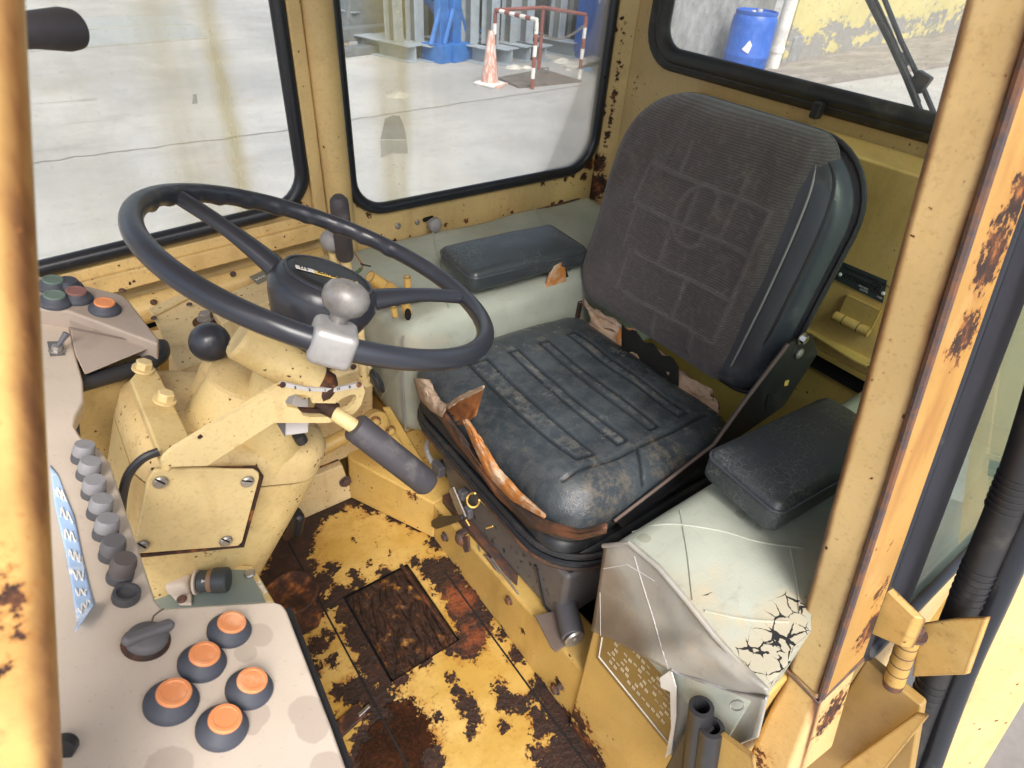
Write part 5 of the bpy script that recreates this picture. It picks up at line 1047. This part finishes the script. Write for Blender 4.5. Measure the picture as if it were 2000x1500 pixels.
ob('pedal_pad', pad(.035, .022, .015, .01, .012, -.012, 12, None, frame(ony((578, 1020), 1.02), (.3, 0, 1), (0, 1, .2))), 'rubber', fs_); ob('pedal_arm', tube([ony((575, 1025), 1.03), onz((560, 1050), .005)], .01, 10), 'iron', fs_)
gh = thing('grab_handle', ony((55, 60), .6), 'black rounded grab handle reaching in at the front post', 'handle')
A_, B_ = ony((20, 60), .62), ony((148, 57), .66); ax = B_ - A_; ob('grip', lathe([(.012, -.05), (.0125, ax.length * .3), (.0155, ax.length * .8), (.0145, ax.length * .95), (.008, ax.length), (0, ax.length + .001)], A_, ax, 24), 'grip', gh)
ob('shaft', tube([A_ - ax.normalized() * .04, V((-.16, .55, 1.3)), V((-.18, .4, 1.3))], .008, 10), 'iron', gh)

# ================================================================ opened door, hinge, wiper
dr = thing('cab_door', (.9, -.1, -.3), 'opened yellow cab door edge with thick ribbed black seal', 'door')
DX = .86
ob('door_seal', tube([onx(p, DX) for p in ((2190, 250), (2080, 640), (1990, 925), (1905, 1130), (1835, 1300), (1770, 1480), (1720, 1640))], .021, 18, k=6), 'seal_old', dr)
ob('door_seal', tube([onx(p, DX + .012) for p in ((2240, 300), (2125, 700), (2030, 960), (1950, 1150), (1880, 1310), (1815, 1490), (1765, 1650))], .018, 18, k=6), 'seal', dr)
for c_ in ((1917, 1102), (1826, 1322), (1990, 925)):
    for i in range(6):
        p = (c_[0] - i * 5, c_[1] + i * 12); p2 = (p[0] - 6, p[1] + 14); A_, B_ = onx(p, DX), onx(p2, DX)
        ob('seal_fold', tube([A_ + (B_ - A_) * .2, A_ + (B_ - A_) * .5], .0222, 18), 'rubber', dr)
fr = [onx(p, .905) for p in ((2090, 830), (1830, 1500), (1790, 1620))]; f2 = [onx(p, .96) for p in ((2200, 1000), (1905, 1500), (1850, 1600))]; f3 = [onx(p, 1.02) for p in ((2300, 1060), (1905, 1500), (1850, 1640))]
ob('door_frame', join(prism([fr[0], fr[1], fr[2], f2[2], f2[1], f2[0]], (.02, -.01, 0))), 'cab', dr, bevel=.004)
h_ = ob('hinge_bracket', prism([onx(p, .752) for p in ((1688, 1150), (1716, 1138), (1786, 1206), (1760, 1264), (1664, 1222), (1668, 1190))], (.012, -.012, 0)), 'hinge', dr, bevel=.003)
A_, B_ = onx((1783, 1226), .80), onx((1746, 1330), .80); ax = B_ - A_
hp_ = ob('hinge_pin', lathe([(.0145, .012), (.0145, ax.length)], A_, ax, 22), 'hinge', dr); ob('pin_head', hexbolt(A_ + ax.normalized() * .012, -ax, .0155, .016), 'iron', hp_)
for i in range(4): ob('pin_groove', tube([A_ + ax * (.28 + .17 * i), A_ + ax * (.295 + .17 * i)], .0149, 22), 'iron', hp_)
ob('pin_tail', lathe([(.0150, 0), (.0135, .012), (.006, .014)], B_, ax, 20), 'iron', hp_)
ob('hinge_leaf', prism([onx(p, .815) for p in ((1796, 1218), (1862, 1208), (1925, 1206), (1885, 1318), (1780, 1322))], (.010, -.004, 0)), 'hinge', dr, bevel=.002)
sk = thing('fender_panel', (1.0, -.1, -.6), 'yellow fender panels below the cab door hinge', 'fender')
ob('fender_top', prism([onx(p, .80) for p in ((1560, 1500), (1690, 1290), (1800, 1380), (1770, 1560), (1560, 1600))], (.02, .0, 0)), 'fender', sk, bevel=.004)
ob('fender_edge', prism([onx(p, .775) for p in ((1640, 1500), (1790, 1392), (1815, 1398), (1700, 1540))], (.012, 0, -.01)), 'hinge', sk, bevel=.003)
md = thing('step_mat', (1.9, -.3, -.42), 'grey woven mat on the step behind the open door', 'mat')
ob('mat', span(1.25, 2.6, -.85, -.08, -.42, -.40), 'mat_grey', md, bevel=.004)
wp = thing('wiper', V((1.47, .3, .9)), 'black wiper arm and blade outside the rear window', 'wiper')
WX = 1.475; wx = lambda p, d=0.: onx(p, WX + d)
ob('blade', tube(pxl([(1690, -15), (1738, 80), (1770, 150), (1800, 226)], wx), .0065, 10), 'rubber', wp); ob('blade_spine', tube(pxl([(1704, -15), (1745, 75), (1772, 140), (1796, 200)], lambda p: wx(p, .006)), .0035, 8), 'frame_black', wp)
ob('arm', tube(pxl([(1722, -15), (1760, 80), (1798, 160), (1830, 235)], lambda p: wx(p, .02)), .0075, 10, squash=.6), 'frame_black', wp)
for p in ((1713, 20), (1762, 118), (1777, 160)): ob('yoke', box((0, 0, 0), (.012, .03, .012), frame(wx(p, .008), (1, 0, 0), onx((1770, 150), WX) - onx((1700, 0), WX))), 'frame_black', wp, bevel=.002)
ob('joint', box((0, 0, 0), (.02, .034, .034), frame(wx((1797, 160), .014), (1, 0, 0), (0, 1, .3))), 'rubber', wp, bevel=.004)
# old sticker residue on the panes
s = NT('sticker_residue'); k = s.math('MULTIPLY', s.step(s.noise(900, 2, .6), .45, .60), .42)
s.t.links.new(s.n('MixShader', Fac=k, _1=s.n('BsdfTransparent', Color=(.93, .93, .92)), _2=s.n('BsdfDiffuse', Color=(.16, .15, .12))), s.out.inputs[0]); MAT['residue'] = s.m
ob('sticker_residue', prism([ony(p, 1.4125) for p in ((752, 232), (766, 225), (780, 226), (787, 240), (794, 272), (743, 272))], (0, -.0006, 0)), 'residue', w2)
s = NT('sticker_glue'); s.t.links.new(s.n('MixShader', Fac=.22, _1=s.n('BsdfTransparent', Color=(.97, .97, .96)), _2=s.n('BsdfDiffuse', Color=(.5, .48, .42))), s.out.inputs[0]); MAT['glue'] = s.m
ob('sticker_residue', prism([ony(p, 1.4125) for p in ((743, 274), (794, 274), (797, 300), (768, 299), (744, 308))], (0, -.0006, 0)), 'glue', w2)
ob('sticker_residue', prism([ony(p, 1.4125) for p in ((377, 184), (384, 184), (386, 202), (375, 203))], (0, -.0006, 0)), 'residue', w1)
# ================================================================ things in the yard
gd = lambda p, z=0.: onz(p, GZ + z)
def hgt(base, ypix):
    lo, hi = 0., 12.
    r0 = RM.transposed()
    def py(h): q = r0 @ (base + V((0, 0, h)) - EYE); return CY + F * q.y / q.z
    for _ in range(40):
        m = (lo + hi) / 2
        if py(m) > ypix: lo = m
        else: hi = m
    return lo
def hbeam(L, d=.22, b=.22, t=.016): return [span(-b / 2, b / 2, -d / 2, -d / 2 + t, 0, L), span(-b / 2, b / 2, d / 2 - t, d / 2, 0, L), span(-t / 2, t / 2, -d / 2 + t, d / 2 - t, 0, L)]
yaw = 18
def column(px, base_px, lab, mat='steelgrey', group='stored steel columns', beam=True, Ln=3.4, kk=1., side=1):
    o = gd(px); zt = .28 * kk
    t = thing('steel_column', o, lab, 'steel column', group)
    M = Matrix.Translation(o) @ Matrix.Rotation(R(yaw), 4, 'Z')
    for nm, g in zip(('flange', 'flange', 'web'), hbeam(Ln, .24 * kk, .24 * kk)): ob(nm, xf(g, M @ Matrix.Translation((0, 0, zt + .003))), 'steeldark' if nm == 'web' else mat, t, smooth=False)  # web darker than the flanges: shade between them put into the colour
    if beam:
        for nm, z in (('base_top_flange', zt), ('base_bottom_flange', .0)): ob(nm, xf(span(-.20 * kk, .20 * kk, -.55, 1.0, z - .018 if z else .002, z if z else .02), M), mat, t, smooth=False)
        ob('base_web', xf(span(-.01, .01, -.54, 1.0, .02, zt - .018), M), mat, t, smooth=False)
cols = [((772, 112), 'pale grey steel column standing nearest the yellow-stained side of the glass'), ((812, 112), 'grey steel column left of the blue frame'), ((917, 116), 'grey steel column with rust patch right of the blue frame'),
        ((956, 118), 'grey steel column rising behind the traffic cone'), ((992, 112), 'grey steel column just right of the cone behind the barrier'), ((1022, 112), 'grey steel column in the middle of the barrier frame'), ((1084, 104), 'rightmost grey steel column next to the blue container')]
for p, lab in cols: column(p, p, lab)
column((678, 55), None, 'distant grey steel column at the left edge of the far window', beam=True, Ln=3.2, kk=1.4)
for p, lab in (((862, 118), 'blue steel column with diagonal braces left in its pair'), ((887, 116), 'blue steel column with diagonal braces right in its pair')):
    o = gd(p); t = thing('braced_column', o, lab, 'steel column', 'blue braced columns'); M = Matrix.Translation(o) @ Matrix.Rotation(R(yaw), 4, 'Z')
    ob('post', xf(span(-.11, .11, -.08, .08, .02, 3.4), M), 'steelblue', t, bevel=.01)
    ob('foot', xf(span(-.28, .28, -.25, .25, .001, .30), M), 'steelblue', t, bevel=.01)
    for sx in (-1, 1): ob('brace', xf(tube([(sx * .34, -.05, .3), (sx * .09, -.05, .85)], .045, 8), M), 'steelblue', t)
o = gd((870, 105)); t = thing('diagonal_brace', o, 'long blue diagonal brace leaning behind the blue columns', 'steel brace'); ob('brace_bar', tube([o + V((-1.5, .5, 2.2)), o + V((.2, .25, .45))], .07, 10), 'steelblue', t); ob('brace_bar', tube([o + V((-.6, .6, 2.3)), o + V((1.0, .3, .3))], .06, 10), 'steelblue', t)
# added dark wall in place of shaded machinery; loose beams and a machine
o = gd((930, 60)); sh = thing('dark_backdrop', o + V((0, 2, 0)), 'near-black wall added for the shaded machinery behind the steel columns', 'backdrop')
a_, b_ = gd((772, 88)), gd((1125, 100)); a_.z = b_.z = GZ; dv = (b_ - a_); nv = V((-dv.y, dv.x, 0)).normalized()
ob('backdrop_wall', hexa([a_, b_, b_ + nv * .2, a_ + nv * .2], [q + V((0, 0, 3.6)) for q in (a_, b_, b_ + nv * .2, a_ + nv * .2)]), 'shade_dark', sh)
for i in range(9):
    q = a_.lerp(b_, (i + .5) / 9) - nv * .06; ob('backdrop_rib', hexa(*[[q + dv.normalized() * x + nv * y + V((0, 0, z)) for x, y in ((-.04, 0), (.04, 0), (.04, .05), (-.04, .05))] for z in (0, 3.6)]), 'steeldark', sh)
for i, (p, s_) in enumerate((((700, 95), (1.6, .3, .22)), ((715, 105), (1.5, .25, .15)))):
    o = gd(p); t = thing('loose_beam', o, ('upper', 'lower')[i] + ' dark steel beam lying on the yard left of the columns', 'steel beam'); ob('beam', xf(span(-s_[0] / 2, s_[0] / 2, -s_[1] / 2, s_[1] / 2, .002 + .16 * (1 - i), s_[2] + .16 * (1 - i)), Matrix.Translation(o) @ Matrix.Rotation(R(12), 4, 'Z')), 'steeldark', t, bevel=.01)
    if i == 0: ob('support_block', xf(span(-.5, -.3, -.14, .14, .001, .16), Matrix.Translation(o) @ Matrix.Rotation(R(12), 4, 'Z')), 'timber', t); ob('support_block', xf(span(.3, .5, -.14, .14, .001, .16), Matrix.Translation(o) @ Matrix.Rotation(R(12), 4, 'Z')), 'timber', t)
o = gd((725, 62)); t = thing('stored_machine', o, 'dark machine frame standing between the left columns', 'machine'); ob('frame', hexa([o + V(q) for q in ((-.6, 0, .0), (.5, -.1, .0), (.5, .8, .0), (-.6, .8, .0))], [o + V(q) for q in ((-.15, .1, 1.6), (.25, .1, 1.6), (.25, .7, 1.6), (-.15, .7, 1.6))]), 'steeldark', t, bevel=.03); ob('head', span(o.x - .5, o.x + .6, o.y + .05, o.y + .8, o.z + 1.6, o.z + 2.2), 'steeldark', t, bevel=.03)
# blue container
a_, b_ = gd((1122, 112)), gd((1230, 140)); dv = (b_ - a_).normalized(); nv = V((-dv.y, dv.x, 0)); b_ = a_ + dv * .95
t = thing('shipping_container', a_, 'blue shipping container at the right edge of the far window', 'container')
ob('side', hexa([a_, b_, b_ + nv * 2.4, a_ + nv * 2.4], [q + V((0, 0, 2.6)) for q in (a_, b_, b_ + nv * 2.4, a_ + nv * 2.4)]), 'container', t)
for i in range(10):
    q = a_.lerp(b_, (i + .5) / 10); ob('corrugation', hexa(*[[q + dv * x - nv * y + V((0, 0, z)) for x, y in ((-.10, .001), (-.06, .035), (.06, .035), (.10, .001))] for z in (.12, 2.48)]), 'container', t)
zz = hgt(a_ + dv * .7, 8); text('container_number', '1191', frame(a_ + dv * .45 - nv * .04 + V((0, 0, zz)), dv, (0, 0, 1)), .30, 'white', t, ext=.002)
# traffic cone
o = gd((956, 166)); hh = hgt(o, 60); t = thing('traffic_cone', o, 'worn red and white striped traffic cone on a square base', 'traffic cone')
ob('base', xf(pad(.20, .20, .04, .02, .055, .002, 8), Matrix.Translation(o) @ Matrix.Rotation(R(20), 4, 'Z')), 'whitepaint', t); ob('base_plate', xf(pad(.22, .22, .05, .01, .0, -.0, 6) if 0 else span(-.2, .2, -.2, .2, .001, .03), Matrix.Translation(o + V((.05, -.03, 0))) @ Matrix.Rotation(R(35), 4, 'Z')), 'cone', t)
ob('body', lathe([(.15, .05), (.145, .08), (.048, hh - .01), (.044, hh), (.03, hh)], o, (0, 0, 1), 28), 'cone', t)
# barrier frame, red and white bands
B4 = [gd(p) for p in ((963, 148), (1039, 174), (1131, 154), (1052, 136))]; T4 = [b + V((0, 0, hgt(b, y))) for b, y in zip(B4, (18, 42, 39, 19))]; hm = sum((T4[i].z - B4[i].z) for i in range(4)) / 4; T4 = [b + V((0, 0, hm)) for b in B4]
t = thing('pit_barrier', B4[1], 'red and white banded steel barrier frame around the rusty cover plate', 'barrier')
def banded(a, b, n, r=.033, ph=0, parts=True):
    for i in range(n): ob('band', tube([a.lerp(b, i / n), a.lerp(b, (i + 1) / n)], r, 8), 'redoxide' if (i + ph) % 2 else 'whitepaint', t)
banded(B4[1], T4[1], 6, ph=1); banded(B4[2], T4[2], 6); banded(B4[0], T4[0], 6); banded(T4[0] + V((0, 0, .03)), T4[1] + V((0, 0, .03)), 8, ph=1)
ob('post', tube([B4[3], T4[3]], .033, 8), 'redoxide', t)
ob('top_rail', tube([T4[0] + V((0, 0, .03)), T4[3] + V((0, 0, .03))], .03, 8), 'redoxide', t); ob('top_rail', tube([T4[3] + V((0, 0, .03)), T4[2] + V((0, 0, .03))], .03, 8), 'redoxide', t)
ch = thing('chain', T4[1], 'slack rusty chain across the barrier frame', 'chain')
for i in range(26):
    u = i / 25; p = T4[1].lerp(T4[2], u) + V((0, 0, -.12 - .16 * math.sin(math.pi * u))); q = T4[1].lerp(T4[2], u + .03) + V((0, 0, -.12 - .16 * math.sin(math.pi * (u + .03)))); d_ = (q - p).normalized(); s_ = V((0, 0, 1)) if i % 2 else V((-d_.y, d_.x, 0))
    ob('chain_link', tube([p + d_ * .04 * math.cos(a) + s_ * .018 * math.sin(a) for a in [k * math.pi / 4 for k in range(8)]], .0065, 5, True), 'pitplate', ch)
pc = [gd(p) for p in ((972, 155), (1013, 173), (1136, 161), (1060, 138))]; t = thing('pit_cover', pc[0], 'rusty steel cover plate lying on the yard inside the barrier', 'cover plate')
ob('plate', prism([q + V((0, 0, .004)) for q in pc], (0, 0, .03)), 'pitplate', t); q = gd((1063, 148)); ob('lift_handle', tube([q + V((-.08, 0, .03)), q + V((-.08, 0, .13)), q + V((.08, 0, .13)), q + V((.08, 0, .03))], .012, 6), 'steeldark', t)
# litter and debris
for p, s_, m, lab in (((1005, 133), .22, 'debris', 'crumpled pale sheet on the ground behind the cone'), ((1030, 133), .15, 'debris', 'small pale scrap behind the barrier post'), ((1100, 122), .28, 'debris', 'heap of clear plastic film near the container'), ((1110, 137), .09, 'debris', 'small pale lump on the ground near the barrier'), ((1148, 137), .14, 'bluebag', 'blue plastic bag beside the container'), ((780, 188), .22, 'debris', 'flat pale scrap lying on the open yard')):
    o = gd(p); t = thing('litter', o, lab, 'litter', 'litter on the yard')
    ob('crumple', ([o + V((s_ * math.cos(j * .785) * (.6 + .5 * random.random()) * r_, s_ * .7 * math.sin(j * .785) * r_, .003 + s_ * .5 * (1 - r_) * random.uniform(.3, 1))) for r_ in (1., .75, .4) for j in range(8)] + [o + V((0, 0, s_ * .3))], [(i * 8 + j, i * 8 + (j + 1) % 8, i * 8 + 8 + (j + 1) % 8, i * 8 + 8 + j) for i in range(2) for j in range(8)] + [(16 + j, 16 + (j + 1) % 8, 24) for j in range(8)]), m, t, smooth=False)
o = gd((1140, 128)); t = thing('plank', o, 'pale board leaning beside the blue container', 'board'); ob('board', xf(span(-.5, .5, -.14, .14, .05, .08), Matrix.Translation(o) @ Matrix.Rotation(R(10), 4, 'Z') @ Matrix.Rotation(R(-6), 4, 'Y')), 'debris', t)
# road plates laid on the yard, expansion joint
for i, L in enumerate((((-160, 118), (404, 76), (380, 52), (-160, 80)), ((-160, 72), (372, 50), (340, 34), (-160, 48)))):
    q = [gd(p) for p in L]; t = thing('road_plate', q[0], ('near', 'far')[i] + ' grey steel road plate lying on the yard', 'steel plate', 'road plates'); ob('plate', prism([v + V((0, 0, .004)) for v in q], (0, 0, .035)), NT('plate_%d' % i).bsdf((.36, .375, .365), .55) , t)
def crackline(L, wd, nm):
    P = spline([gd(p) for p in L], 14); A = []; B = []
    for i, p in enumerate(P):
        w_ = wd * (.5 + 1.0 * abs(mnoise.noise((i * .7, 3, wd * 90)))); off = .05 * mnoise.noise((i * .45, 7, 0)); A.append(p + V((0, w_ + off, .004))); B.append(p + V((0, -w_ + off, .004)))
    n = len(A); return A + B, [(i, i + 1, n + i + 1, n + i) for i in range(n - 1)]
plain('joint', (.20, .19, .175), .9)
ob('expansion_joint', crackline([(-60, 345), (75, 318), (300, 288), (560, 255), (675, 236), (860, 208), (1150, 165)], .022, 'a'), 'joint', kind='structure', smooth=False)
ob('expansion_joint', crackline([(40, 205), (190, 195)], .008, 'b'), 'joint', kind='structure', smooth=False)
# behind the rear window: rendered wall, pavement, drum
a_, b_ = gd((1525, 128)), gd((1885, 58)); dv = (b_ - a_); dv.z = 0; dv.normalize(); nv = V((-dv.y, dv.x, 0)); b2 = a_ + dv * 22
t = thing('yellow_wall', a_, 'peeling yellow rendered wall behind the rear window', 'wall'); ob('wall', hexa([a_, b2, b2 + nv * .3, a_ + nv * .3], [q + V((0, 0, 4)) for q in (a_, b2, b2 + nv * .3, a_ + nv * .3)]), 'ywall', t)
c0, c1 = gd((1572, 172)), gd((1865, 128)); dd_ = (c1 - c0).normalized()
pv_ = [c0 - dd_ * 3, c0 + dd_ * 24, c0 + dd_ * 24 + V((0, 8, 0)), a_ + nv * .2 - dv * 4]
ob('pavement', prism([a_ - dv * 1.2 - nv * .002, b2 - nv * .002, c0 + dd_ * 20, c0 - dd_ * .8], (0, 0, .06)), 'pave', kind='structure')
g1 = gd((1350, 90)) + V((1.0, 1.6, 0)); t = thing('grey_wall', a_ - dv * .2, 'dirty grey concrete wall behind the blue drum', 'wall'); ob('wall', hexa([a_ - dv * 5 + nv * .5, a_ + nv * .5, a_ + nv * .8, a_ - dv * 5 + nv * .8], [q + V((0, 0, 4)) for q in (a_ - dv * 5 + nv * .5, a_ + nv * .5, a_ + nv * .8, a_ - dv * 5 + nv * .8)]), 'greywall', t)
o = gd((1506, 138)); t = thing('drain_pipe', o, 'dirty white vertical pipe beside the blue drum', 'pipe'); ob('pipe', cyl(o, o + V((0, 0, 3.2)), .13, 18), 'whitepaint', t); ob('pipe_collar', cyl(o + V((0, 0, .35)), o + V((0, 0, .45)), .15, 18), 'whitepaint', t)
o = gd((1532, 122)); t = thing('concrete_stub', o, 'short grey concrete stub at the foot of the yellow wall', 'concrete block'); ob('block', xf(span(-.2, .2, -.2, .2, 0, .55), Matrix.Translation(o)), 'greywall', t, bevel=.03)
o = gd((1446, 150)); hd = hgt(o, 20); rd = .42 * hd / 1.15; t = thing('plastic_drum', o, 'blue plastic drum standing outside the rear window', 'drum')
ob('drum_body', lathe([(rd * .92, 0), (rd * .96, .04), (rd, .10), (rd, hd * .32), (rd * 1.03, hd * .34), (rd * 1.03, hd * .37), (rd, hd * .39), (rd, hd * .80), (rd * .97, hd * .90), (rd * .90, hd * .945), (rd * .93, hd * .96), (rd * .93, hd), (rd * .86, hd), (rd * .85, hd - .03), (0, hd - .03)], o, (0, 0, 1), 36), 'drumblue', t, ang=40)
ob('bung', cyl(o + V((.15, .05, hd - .03)), o + V((.15, .05, hd + .01)), .05, 14), 'debris', t); ob('bung', cyl(o + V((-.18, -.05, hd - .03)), o + V((-.18, -.05, hd + .01)), .04, 14), 'debris', t)
lp = [gd((1430, 100)) for _ in range(1)]; dq = (EYE - o); dq.z = 0; dq.normalize(); sq = V((-dq.y, dq.x, 0)); sc_ = o + dq * (rd + .012) + V((0, 0, hd * .52)); ob('paper_label', prism([sc_ - sq * .10 + V((0, 0, -.06)), sc_ + sq * .03 + V((0, 0, -.12)), sc_ + sq * .06 + V((0, 0, .02)), sc_ - sq * .0 + V((0, 0, .10))], dq * .003), 'white', t)
o = gd((1352, 112)); t = thing('blue_gate_post', o, 'narrow blue steel post at the left of the rear window', 'post'); ob('post', xf(span(-.16, .16, -.1, .1, 0, 2.4), Matrix.Translation(o)), 'steelblue', t, bevel=.01)
o = gd((1383, 125)); t = thing('red_scrap', o, 'low red scrap piece on the ground left of the blue drum', 'scrap'); ob('scrap', xf(pad(.35, .16, .08, .05, .20, .0, 8, lambda x, y: .06 * mnoise.noise((x * 6, y * 6, 0))), Matrix.Translation(o)), 'redoxide', t)
# shrub by the drum: stems and individual leaves
o = gd((1405, 108)); t = thing('shrub', o, 'small leafy green shrub growing behind the blue drum', 'shrub')
lv_, lf_ = [], []
for i in range(14):
    a = random.uniform(0, 6.28); top = o + V((.32 * math.cos(a), .3 * math.sin(a), random.uniform(.5, 1.5))); ob('stem', tube([o, o.lerp(top, .5) + V((0, 0, .1)), top], .008, 5, k=3), 'leaf', t)
    for j in range(38):
        p = o.lerp(top, random.uniform(.25, 1.)) + V((random.gauss(0, .08), random.gauss(0, .08), random.gauss(0, .06))); u_ = V((random.gauss(0, 1), random.gauss(0, 1), random.gauss(0, .6))).normalized(); v_ = u_.cross(V((random.random(), random.random(), 1))).normalized(); k = len(lv_); s_ = random.uniform(.035, .07)
        lv_ += [p, p + u_ * s_ + v_ * s_ * .4, p + u_ * 2 * s_, p + u_ * s_ - v_ * s_ * .4]; lf_.append((k, k + 1, k + 2, k + 3))
ob('foliage', (lv_, lf_), 'leaf', t, smooth=False, kind='stuff')
